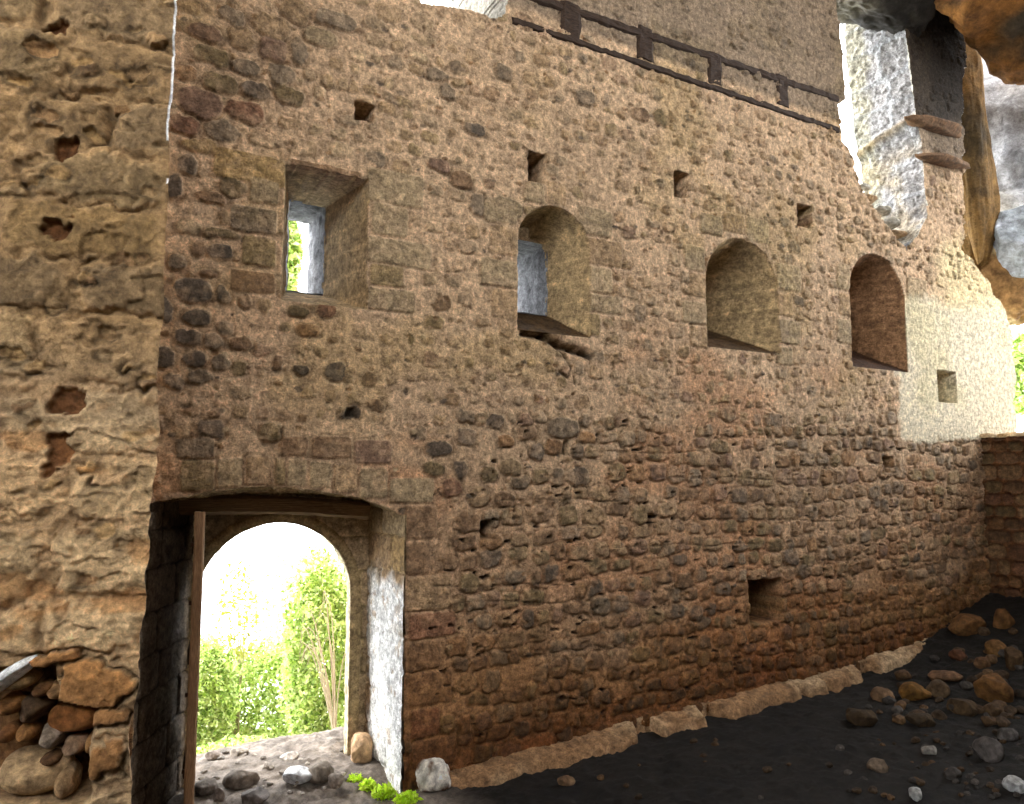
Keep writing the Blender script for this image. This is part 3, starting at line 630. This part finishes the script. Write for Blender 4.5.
cg = lin((24,20,16))*(1+.5*f2(X*3, Y*3, 14, 4)+.4*f2(X*14, Y*14, 18, 3))[..., None]
dd_ = (sstep(3.0, 2.2, X)*sstep(-1.6, -.3, Y))[..., None]; cg = cg*(1-dd_)+lin((130,118,108))*(1+.35*f2(X*9, Y*9, 14, 4))[..., None]*dd_
o = mesh_obj('floor', np.stack([X, Y, Z], -1).reshape(-1, 3), grid_faces(330, 560).reshape(-1, 4), M_GROUND, np.clip(cg, .004, .9).reshape(-1, 3)); tag(o, 'dark earth floor strewn with rubble', 'floor', kind='structure')
gx = np.linspace(-2, 6, 420); gy = np.linspace(.02, 8.5, 420); X, Y = np.meshgrid(gx, gy)
Z = outz(X, Y)*sstep(.1, .6, Y)-.04*sstep(.35, .05, Y)+.035*f2(X*5, Y*5, 9, 4)+.03*np.abs(f2(X*14, Y*14, 13, 3))
Z -= 1.0*sstep(6.5, 8.5, Y)
cg = lin((116,106,98))*(1+.35*f2(X*3, Y*3, 14, 4)+.4*f2(X*16, Y*16, 18, 3))[..., None]
o = mesh_obj('ground_outside', np.stack([X, Y, Z], -1).reshape(-1, 3), grid_faces(420, 420).reshape(-1, 4), M_GROUND, np.clip(cg, .02, .9).reshape(-1, 3)); tag(o, 'stony grey path outside the doorway', 'ground', kind='structure')
# footing ledge along the wall
nx, ns = 520, 26
lx = np.linspace(NXR+.12, 10.4, nx); prof = [(-.0, .02), (-.10, .0), (-.19, -.05), (-.24, -.22), (-.26, -.4)]
tq = np.linspace(0, 4, ns); py_ = np.interp(tq, range(5), [p[0] for p in prof]); pz_ = np.interp(tq, range(5), [p[1] for p in prof])
LX = np.repeat(lx[None], ns, 0); ztop = np.interp(lx, [2.4, 3.3, 7.8, 9.8, 10.4], [.02, .10, .30, .47, .52])
wob = 1+.45*f2(lx*1.6, lx*0+2, 5, 3)
LY = py_[:, None]*wob[None]+.02; LZ = ztop[None]+pz_[:, None]; 
LY = LY*(1-.9*sstep(.25, .5, f2(lx*2.1, lx*0+7, 8, 3)))[None]; Vl = np.stack([LX, LY, LZ], -1).reshape(-1, 3); Vl = Vl+np.stack([0*Vl[:, 0], .05*f3(Vl*3, 5)+.02*f3(Vl*13, 7), .05*f3(Vl*2.5+7, 5)+.02*f3(Vl*13+3, 7)], -1)
cl = lin((196,166,130))*(1+.3*f3(Vl*5, 3)+.25*f3(Vl*16, 3))[:, None]; stn = sstep(-.25, .15, f3(Vl*1.5+3, 17))*.75; cl = cl*(1+stn[:, None]*(np.array([.5,.34,.22])-1))
o = mesh_obj('trim_1', Vl, grid_faces(ns, nx).reshape(-1, 4), M_WALL, np.clip(cl, .01, .9)); tag(o, 'low rough stone footing ledge along the wall foot', 'footing', kind='structure')

# ================================================================ ROCKS
def ico(sub):
    import bmesh
    b = bmesh.new(); bmesh.ops.create_icosphere(b, subdivisions=sub, radius=1.0)
    V = np.array([q.co[:] for q in b.verts]); T = np.array([[q.index for q in f.verts] for f in b.faces]); b.free(); return V, T
ICO3, ICO4, ICO6 = ico(3), ico(4), ico(6)
def rockmesh(base, seed, rough=.25, planes=9, boxy=0):
    V, T = base; V = V.copy(); r = np.random.RandomState(seed)
    for k in range(planes):
        n = r.normal(size=3); n /= np.linalg.norm(n); d = r.uniform(.62, .88); h = V@n; V = V-np.clip(h-d, 0, None)[:, None]*n*.92
    V = V*(1+rough*f3(V*1.6+seed, seed, 4)+rough*.3*f3(V*6+seed, seed+3, 5))[:, None]
    return V, T
def rock(name, c, size, seed, col, mat=None, base=None, label=None, cat='stone', group=None, rough=.18, rotz=0, tilt=0, planes=9, var=.25, kind=None, col2=None):
    V, T = rockmesh(base or ICO3, seed, rough, planes); V = V*np.array(size)
    ca, sa = math.cos(tilt), math.sin(tilt); V = V@np.array([[ca, 0, sa], [0, 1, 0], [-sa, 0, ca]])
    ca, sa = math.cos(rotz), math.sin(rotz); V = V@np.array([[ca, sa, 0], [-sa, ca, 0], [0, 0, 1]])
    if name in ('rubble_stone', 'rubble_chip'): col = tuple(q*.74 for q in col)
    s = max(size); cc = lin(col)*(1+var*f3(V*3/s+seed, seed, 3)+var*.6*f3(V*11/s, seed, 2))[:, None]
    if col2 is not None:
        m = sstep(-.05, .25, f3(V*1.6/s+seed*2, seed+9, 4))[:, None]; cc = cc*(1-m)+lin(col2)*(1+var*f3(V*9/s, seed, 3))[:, None]*m
    o = mesh_obj(name, V, T, mat or M_GROUND, np.clip(cc, .005, .95)); o.location = c
    tag(o, label, cat, group, kind); return o
def rock_on(px, py, hw, hh, fn, seed, col, label, name='stone', group=None, **k):
    p = hitground(px, py+hh*.7, fn); t = np.dot(p-CAM, Fv); sc = t/FP
    sx = hw*sc; sz = hh*sc*1.05
    q = CAM+ray(px, py)*t; z0 = float(fn(q[0], q[1]))
    return rock(name, (q[0]+.0, q[1]+sx*.3, z0+sz*.62), (sx*1.05, sx*.9, sz*1.1), seed, col, label=label, group=group, rotz=PHI-math.pi/2, **k)
# rubble on the cave floor
FL = [(972,626,18,10,(150,104,58),'long tan boulder highest in the rubble by the wall corner'),(1006,620,10,10,(140,96,52),'squarish brown stone beside the long tan boulder'),
 (999,650,10,8,(150,108,60),'small orange stone below the wall corner'),(960,657,8,6,(120,76,50),'small reddish stone low in the corner rubble'),
 (1001,690,18,16,(150,104,54),'large rounded orange-brown boulder at the right edge'),(949,677,15,6,(150,112,80),'flat tan slab lying among the rubble'),
 (886,696,11,8,(150,116,84),'rounded tan stone just in front of the wall footing'),(919,694,14,9,(150,106,46),'ochre boulder in the middle of the rubble'),
 (941,691,10,9,(120,96,70),'grey-brown stone leaning on the ochre boulder'),(865,718,14,9,(90,70,46),'dim brown stone below the footing ledge'),
 (997,711,9,8,(110,84,58),'brown stone under the large orange boulder'),(931,751,7,5,(190,184,176),'small pale grey stone on the dark floor'),
 (881,768,10,7,(150,128,106),'pinkish grey stone standing on the dark floor'),(992,752,14,12,(120,112,108),'grey angular boulder at the lower right'),
 (1017,786,10,9,(225,225,225),'white stone cut by the right edge'),(917,795,7,6,(220,220,218),'small white stone at the bottom edge'),
 (567,783,9,5,(150,116,84),'lone small tan stone near the footing at the bottom'),(966,708,14,9,(96,74,48),'dim brown boulder between the rubble and the dark floor'),
 (924,722,13,7,(84,66,44),'flat dark stone below the ochre boulder'),(1016,660,9,12,(110,82,52),'tall brown stone against the right edge'),
 (905,676,8,6,(120,90,60),'small brown stone by the end of the footing'),(1010,735,10,7,(110,104,100),'grey stone above the angular grey boulder'),
 (955,775,9,6,(96,90,86),'dull grey stone on the floor left of the white stone'),(984,664,8,6,(128,92,60),'small brown stone behind the large orange boulder')]
for k, (a, b, hw, hh, c, l) in enumerate(FL): rock_on(a, b, hw, hh, floorz, 100+k, c, l, base=ICO4, name='rubble_stone', rough=.16)
r5 = random.Random(12); small = []
for k in range(190):
    a = r5.uniform(860, 1022) if k < 150 else r5.uniform(560, 1020); b = r5.uniform(632, 800) if k < 150 else r5.uniform(740, 800)
    if b < 700 and a < 905: continue
    hw = r5.uniform(3, 9)*(1 if b < 730 else .6); p = hitground(a, b, floorz)
    if p[1] > -.35: continue
    t_ = np.dot(p-CAM, Fv); sx = hw*t_/FP; g_ = r5.uniform(.7, 1.2)
    o = rock('rubble_chip', (p[0], p[1], float(floorz(p[0], p[1]))+sx*.35), (sx, sx*.8, sx*.65), 400+k, tuple(min(255, q*g_) for q in r5.choice([(120,90,60),(100,92,86),(90,70,50)])),
             label='small brown or grey rubble stone scattered on the dark cave floor', group='small rubble stones on the dark floor')
# stones in and outside the doorway
OUT = [(242,781,17,9,(120,108,98),'large grey-brown stone lying in the doorway'),(208,790,13,8,(110,100,92),'dark stone beside the open door edge'),(254,799,16,7,(96,88,84),'dark stone at the bottom edge of the doorway'),
 (299,776,15,7,(196,196,200),'smooth pale stone in the doorway path'),(322,773,14,9,(110,100,90),'rough dark stone right of the smooth pale one'),(219,796,6,6,(140,128,120),'small stone between the two dark door stones'),
 (336,782,9,6,(130,118,108),'rough stone near the foot of the doorway arch'),(213,756,7,4,(130,118,110),'small stone by the grass outside'),(240,753,9,4,(150,140,130),'flat stone at the far side of the path'),
 (290,758,9,4,(190,180,172),'pale flat stone halfway along the path'),(268,768,6,4,(140,130,120),'small stone in the middle of the path')]
for k, (a, b, hw, hh, c, l) in enumerate(OUT):
    rock_on(a, b, hw, hh, lambda x, y: np.where(np.asarray(y) > .15, outz(x, y), floorz(x, y)), 200+k, c, l, base=ICO4, name='path_stone', rough=.15)
for k in range(46):
    a = r5.uniform(200, 345); b = r5.uniform(750, 802); fn = lambda x, y: np.where(np.asarray(y) > .15, outz(x, y), floorz(x, y)); p = hitground(a, b, fn)
    sx = r5.uniform(1.6, 4)*np.dot(p-CAM, Fv)/FP; g_ = r5.uniform(110, 190)
    rock('pebble', (p[0], p[1], float(fn(p[0], p[1]))+sx*.4), (sx, sx*.8, sx*.6), 600+k, (g_, g_*.94, g_*.88), label='small grey pebble on the path through the doorway', group='pebbles on the doorway path', cat='pebble')
# block at the foot of the right jamb
rock('squared_block', (NXR+.22, -.13, .10), (.17, .13, .17), 31, (236,230,220), base=ICO4, label='whitish rough-cut block at the wall foot right of the doorway', cat='stone', rough=.2, planes=14, col2=(120,84,60))
rock('squared_block', (XRin-.10, Y1-.16, .12), (.12, .14, .17), 33, (190,156,120), base=ICO4, label='worn base stone at the foot of the doorway right jamb', cat='stone', rough=.12, planes=14)
# cobbles in the hollow of the near wall
CB = [(54,694,10,9,(180,136,90),'small rounded orange cobble at the top of the hollow in the near wall'),(38,693,9,7,(140,98,60),'small brown cobble left of the orange one in the hollow'),(13,683,16,10,(196,160,110),'tan wedge stone under the white slab at the left edge'),
 (5,709,11,10,(160,110,62),'orange-brown cobble at the left edge'),(27,714,15,13,(110,84,60),'dark speckled cobble in the middle of the hollow'),(71,721,25,15,(150,96,50),'largest smooth brown oval cobble in the hollow'),
 (46,741,13,11,(180,160,140),'pale grey round cobble under the dark one'),(70,750,12,10,(164,132,104),'greyish pink cobble under the large brown oval'),(88,748,6,9,(200,150,96),'narrow upright tan cobble beside the hollow wall'),
 (21,737,9,8,(170,120,70),'small orange cobble low in the hollow'),(2,739,8,8,(150,100,56),'half-seen orange cobble at the left edge, lower down'),(62,678,14,6,(216,180,130),'cream flat stone wedged above the cobbles'),
 (28,778,32,22,(206,172,128),'big pale boulder at the bottom of the hollow'),(61,787,11,15,(196,160,118),'upright tan stone right of the big pale boulder'),(46,764,10,6,(120,86,56),'dark flat cobble resting on the big pale boulder')]
for k, (a, b, hw, hh, c, l) in enumerate(CB):
    uu, zz = PP(a, b); p = cor+pdir*uu; p[2] = zz; t_ = np.dot(p-CAM, Fv); s_ = t_/FP; p = p-nrm*.13
    rock('cobble', p, (hw*s_*1.08, .15, hh*s_*1.08), 700+k, c, base=ICO4, label=l, cat='cobble', rough=.10, planes=3, rotz=math.atan2(-pdir[1], -pdir[0]), var=.3, mat=M_PIER)
uu, zz = PP(10, 676); p = cor+pdir*uu; p[2] = zz
rock('stone_slab', p-nrm*.02, (.16, .12, .045), 750, (250,250,250), base=ICO4, label='stone slab whitened as if sunlit, jutting from the near wall at the left edge', cat='slab', rough=.12, planes=6, tilt=.65, rotz=math.atan2(-pdir[1], -pdir[0]), mat=M_PIER)  # white colour stands in for sunlight on the slab

BANK_R, BANK_L, BANK_X = 7.3, 7.1, 9.0
# ================================================================ RIGHT END: cross wall, cave rock
XC = W(984, 520)[0]
def cw(s, t): return np.stack([lerp(XC, XC+.25, s), lerp(.1, -4.2, s), lerp(-.1, 3.08, t)], -1)
def topn(f):
    f.H += .05*f2(f.U*2, f.V*2, 4, 4)
p1 = patch('cw', cw, 260, 200, 4.3, 3.3, (170,120,80), 61, .2, .26, prot=.05, pal=('rust','brown','red','tan','olive'), inward=-1, extra=topn, nn=3, fill=.93)
p2 = patch('cwt', lambda s, t: np.stack([lerp(XC, XC+.25, s)+t*.9, lerp(.1, -4.2, s)+0*t, 3.08+.12*f2(s*12, t*3, 5, 4)*np.minimum(1, 4*t)], -1), 200, 40, 4.3, .9, (210,180,140), 62, .2, .26, prot=.04, pal=('pale','tan','ochre'), inward=1, nn=3, fill=.93)
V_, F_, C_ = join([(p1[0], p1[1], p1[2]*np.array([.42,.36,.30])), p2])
o = mesh_obj('wall_right', V_, F_, M_WALL, C_); tag(o, 'low dark rubble cross wall closing the right end', 'wall', kind='structure')
def px_rock(px, py, t, hw, hh, depth, seed, col, label, cat='rock', name='cave_rock', **k):
    p = at(px, py, t); s = t/FP
    return rock(name, p, (hw*s, depth, hh*s), seed, col, mat=M_ROCK, base=ICO6, label=label, cat=cat, rotz=PHI-math.pi/2, **k)
px_rock(1048, 118, 12.8, 140, 124, 1.3, 801, (158,158,162), 'grey cave rock face at the upper right', rough=.14, planes=40, col2=(136,132,130))
px_rock(1028, -22, 10.4, 98, 94, 1.4, 802, (128,86,40), 'orange-brown cave roof rock overhanging the upper right corner', rough=.3, planes=24, col2=(62,52,38))
px_rock(886, -24, 10.6, 78, 62, .7, 803, (44,40,36), 'dark rock hanging over the broken wall top', rough=.4, planes=18, col2=(96,90,80))
px_rock(1024, 240, 11.8, 44, 46, .7, 804, (196,202,212), 'pale bluish boulder at the right edge under the grey rock', rough=.12, planes=34, col2=(160,166,172))
px_rock(990, 272, 12.3, 60, 66, .8, 805, (220,194,146), 'cream broken rocks above the plaster patch', rough=.4, planes=26, col2=(170,130,84))
px_rock(966, 140, 11.9, 27, 132, .3, 806, (124,94,52), 'narrow brown rock rib in the crevice beside the wall', rough=.3, col2=(70,56,34))
for k, (a, b, hw) in enumerate([(872,196,7),(884,208,8),(880,222,6),(893,221,8),(901,232,7),(893,236,5),(907,240,7),(868,184,5)]):
    x_, z_ = W(a, b, .25); s_ = hw*np.dot(np.array([x_, .25, z_])-CAM, Fv)/FP
    rock('broken_stone', (x_, .3, z_-s_*.3), (s_*1.5, s_*1.2, s_*.8), 860+k, (170,164,150) if k % 2 else (176,146,112), base=ICO4, label='pale broken stone lodged in the sunlit lower end of the gap in the wall', group='broken stones in the wall gap', rough=.2, planes=14)
# dark upper block and ledge slabs on the wall beside the gap
for k, (a, b, c, d, l) in enumerate([(914,116,958,139,'upper stone ledge slab projecting beside the gap'),(922,152,962,172,'lower stone ledge slab projecting beside the gap')]):
    (x0, z0), (x1, z1) = W(a, b), W(c, d)
    o = rock('ledge_slab', ((x0+x1)/2, -.04, (z0+z1)/2), ((x1-x0)*.72, .16, .085), 840+k, (112,84,58), base=ICO4, label=l, cat='slab', rough=.18, planes=14, tilt=.05)
    tag(o, l, 'slab')

# unseen cave roof, and unseen banks added to hold back low daylight
def blob(name, c, size, seed, col, label, **k):
    return rock(name, c, size, seed, col, mat=M_ROCK, base=ICO6, label=label, cat='rock', rough=.2, planes=6, kind='structure', **k)
blob('unseen_ceiling', (2.5, -6.0, 13.2), (15.0, 7.5, 3.8), 901, (120,96,66), 'unseen rock roof of the cave')
gx = np.linspace(-16, 24, 260); gy = np.linspace(-22, -.2, 170); X, Y = np.meshgrid(gx, gy)
q = X*math.sin(.454)-(Y+6)*math.cos(.454)
B = np.maximum(np.maximum(BANK_R*sstep(-9.0, -13.5, Y), BANK_L*sstep(-3.2, -7.5, X)), BANK_X*sstep(1.3, 4.6, q)*sstep(13.4, 12.2, X))
B = np.where(B > .2, B*(1+.16*f2(X*.5, Y*.5, 71, 4))+.25*f2(X*1.5, Y*1.5, 74, 3), B)
Z = floorz(X, Y)-.35+B
cb = lin((74,60,46))*(1+.4*f2(X, Y, 77, 4))[..., None]
o = mesh_obj('shade_banks', np.stack([X, Y, Z], -1).reshape(-1, 3), grid_faces(170, 260).reshape(-1, 4), M_GROUND, np.clip(cb, .02, .9).reshape(-1, 3)); tag(o, 'unseen earth and rock banks added to block low daylight', 'rock', kind='structure')

# ================================================================ PLANTS
def leaves(n, centre, rad, size, cols, seed, shape=None):
    r = np.random.RandomState(seed); c = np.array(centre); rad = np.array(rad)
    d = r.normal(size=(n, 3)); d /= np.linalg.norm(d, axis=1, keepdims=True); rr = r.uniform(.35, 1, n)**.6
    P0 = c+d*rr[:, None]*rad*(1+.35*f3(d*2+seed, seed, 3))[:, None]
    ax = r.normal(size=(n, 3)); ax /= np.linalg.norm(ax, axis=1, keepdims=True); b = np.cross(ax, r.normal(size=(n, 3))); b /= np.linalg.norm(b, axis=1, keepdims=True)
    nn = np.cross(ax, b); s = size*r.uniform(.6, 1.3, n)[:, None]
    V = np.stack([P0-ax*s, P0+b*s*.45+nn*s*.15, P0+ax*s, P0-b*s*.45+nn*s*.15], 1).reshape(-1, 3)
    Fc = np.arange(n*4).reshape(-1, 4); cc = np.array([lin(q) for q in cols])[r.randint(0, len(cols), n)]*r.uniform(.7, 1.25, (n, 1))
    return V, Fc, np.repeat(cc, 4, 0)
def tube(name, pts, r0, r1, mat, parent=None):
    cu = bpy.data.curves.new(name, 'CURVE'); cu.dimensions = '3D'; cu.bevel_depth = 1; cu.bevel_resolution = 2
    sp = cu.splines.new('POLY'); sp.points.add(len(pts)-1)
    for i, p in enumerate(pts): sp.points[i].co = (*p, 1); sp.points[i].radius = r0+(r1-r0)*i/(len(pts)-1)
    tmp = bpy.data.objects.new(name, cu); C.objects.link(tmp); dg = bpy.context.evaluated_depsgraph_get(); me = bpy.data.meshes.new_from_object(tmp.evaluated_get(dg))
    bpy.data.objects.remove(tmp); me.materials.clear(); me.materials.append(mat); o = bpy.data.objects.new(name, me); C.objects.link(o)
    if parent: o.parent = parent
    return o
LG = [(196,214,128),(172,196,96),(212,226,150),(112,140,62),(222,232,174)]
def shrub(name, px, py, t, hw, hh, n, size, seed, label, cols=LG, stems=5, cat='shrub'):
    p = at(px, py, t); s = t/FP; gz_ = float(outz(p[0], p[1]))-float(sstep(6.5, 8.5, p[1]))-.02; base = np.array([p[0], p[1], gz_])
    root = empty(name, base); tag(root, label, cat); r = np.random.RandomState(seed)
    V, Fc, K = leaves(n, p-base, (hw*s, max(hw*s*.8, .3), hh*s), size, cols, seed); 
    mesh_obj('foliage', V, Fc, M_LEAF, K, root, smooth=False)
    for k in range(stems):
        e = (p-base)+r.uniform(-.7, .7, 3)*np.array([hw*s, hw*s*.7, hh*s]); m_ = e*.5+r.uniform(-.1, .1, 3)
        tube('stem', [(0, 0, 0), tuple(e*.25+r.uniform(-.04, .04, 3)), tuple(m_), tuple(e)], .014, .004, M_STEM, root)
    return root
shrub('bush', 322, 655, 9.8, 42, 105, 18000, .038, 21, 'large bright green bush filling the right side of the doorway view')
shrub('bush', 262, 700, 11.4, 62, 62, 17000, .038, 22, 'broad green bush behind the path in the middle of the doorway view')
shrub('bush', 206, 700, 10.4, 32, 60, 11000, .038, 23, 'yellow-green bush just right of the open door edge')
shrub('bush', 300, 600, 13.5, 52, 62, 5000, .04, 24, 'pale airy bush behind the large one, near the top of the arch', cols=[(214,228,160),(226,236,180),(190,210,120)])
shrub('sapling', 236, 612, 10.9, 22, 54, 560, .045, 25, 'thin leggy sapling against the white sky in the doorway', cols=[(168,172,80),(150,150,66)], stems=16, cat='sapling')
shrub('grass_clump', 235, 752, 8.9, 46, 9, 4200, .03, 26, 'fringe of low green plants along the far edge of the path', stems=2, cat='plant')
# arching bare bramble stems in front of the bush
br = empty('bramble', at(325, 745, 9.0)); tag(br, 'bare pale arching bramble stems in front of the green bush', 'bramble'); bl = np.array(br.location)
r6 = np.random.RandomState(3)
for k in range(13):
    a = r6.uniform(296, 343); top = r6.uniform(575, 660); a2 = a+r6.uniform(-30, 22); pts = []
    t0 = r6.uniform(8.7, 9.2); b0_ = at(r6.uniform(316, 342), 742, t0)
    for i in range(9):
        q = i/8; px = lerp(lerp(335, a, q), a2, q*q); py = 742-(742-top)*math.sin(min(1, q*1.15)*math.pi/2)+(30*q**4); pts.append(tuple(at(px, py, t0+.2*q)-bl))
    tube('stem', pts, .009, .003, M_STEM, br)
# bright weeds by the jamb
for k, (a, b, hw, hh, l) in enumerate([(355,781,9,5,'small bright green weed at the foot of the doorway arch'),(368,786,8,5,'bright green weed beside the base stone of the jamb'),
        (384,793,12,6,'broadest bright green weed under the whitewashed jamb'),(407,800,12,5,'bright green weed at the bottom edge near the whitish block')]):
    p = hitground(a, b+hh*.8, floorz); t_ = np.dot(p-CAM, Fv); s = t_/FP; root = empty('weed', tuple(p)); tag(root, l, 'plant', )
    V, Fc, K = leaves(260, (0, 0, hh*s*.9), (hw*s, hw*s, hh*s), .028, [(190,220,50),(170,206,40),(210,232,90)], 70+k); V[:, 2] = np.maximum(V[:, 2], .005)
    mesh_obj('foliage', V, Fc, M_LEAF, K, root, smooth=False)
    for j in range(3): tube('stem', [(0, 0, -.02), (r6.uniform(-.05, .05), r6.uniform(-.05, .05), hh*s)], .004, .002, M_STEM, root)
gx = np.linspace(-8, 22, 120); gy = np.linspace(1.5, 17, 80); X, Y = np.meshgrid(gx, gy); Z = -4.75+.15*f2(X*.5, Y*.5, 3, 4)
o = mesh_obj('ground_slope', np.stack([X, Y, Z], -1).reshape(-1, 3), grid_faces(80, 120).reshape(-1, 4), M_GROUND, (lin((120,130,80))*(1+.3*f2(X, Y, 9, 3))[..., None]).reshape(-1, 3)); tag(o, 'low ground outside the castle wall', 'ground', kind='structure')
# greenery past the right end, and seen through the first window slit
def far_shrub(px, py, t, hw, hh, n, size, seed, label, lean=0):
    p = at(px, py, t); s = t/FP; base = np.array([p[0]+lean*Rv[0], p[1]+lean*Rv[1], -4.75]); root = empty('tree', base); tag(root, label, 'tree')
    V, Fc, K = leaves(n, p-base, (hw*s, hw*s, hh*s), size, LG, seed); mesh_obj('foliage', V, Fc, M_LEAF, K, root, smooth=False)
    tube('trunk', [(0, 0, -.15), (-.25*lean*Rv[0], -.25*lean*Rv[1], float(p[2]+4.75)*.6), (-lean*Rv[0], -lean*Rv[1], float(p[2]+4.75))], .08, .03, M_STEM, root)
far_shrub(1030, 375, 17, 24, 42, 3500, .10, 81, 'green tree seen past the right end of the wall')
far_shrub(286, 250, 14, 14, 48, 3000, .09, 82, 'green tree glimpsed through the square slit window', 1.75)

# ================================================================ LIGHT, CAMERA
w = bpy.data.worlds.new('World'); bpy.context.scene.world = w; w.use_nodes = True
nt = w.node_tree; bg = nt.nodes['Background']; bg.inputs['Color'].default_value = (.92, .96, 1.0, 1); bg.inputs['Strength'].default_value = 8.0
sun = bpy.data.lights.new('sun', 'SUN'); sun.energy = 3; sun.angle = .03; sun.color = (1, .96, .88)
so_ = bpy.data.objects.new('sun', sun); C.objects.link(so_)
from mathutils import Vector
so_.rotation_euler = Vector((.62, -.62, -1.0)).to_track_quat('-Z', 'Y').to_euler()   # light travels towards +x, -y, down
cam = bpy.data.cameras.new('camera'); cam.sensor_width = 36; cam.lens = FP*36/1024; cam.clip_end = 300
co = bpy.data.objects.new('camera', cam); C.objects.link(co); co.location = CAM.tolist()
co.rotation_euler = Vector(Fv.tolist()).to_track_quat('-Z', 'Y').to_euler(); bpy.context.scene.camera = co
vs = bpy.context.scene.view_settings; vs.view_transform = 'Standard'; vs.look = 'None'; vs.gamma = 1; vs.exposure = .48; vs.use_curve_mapping = False
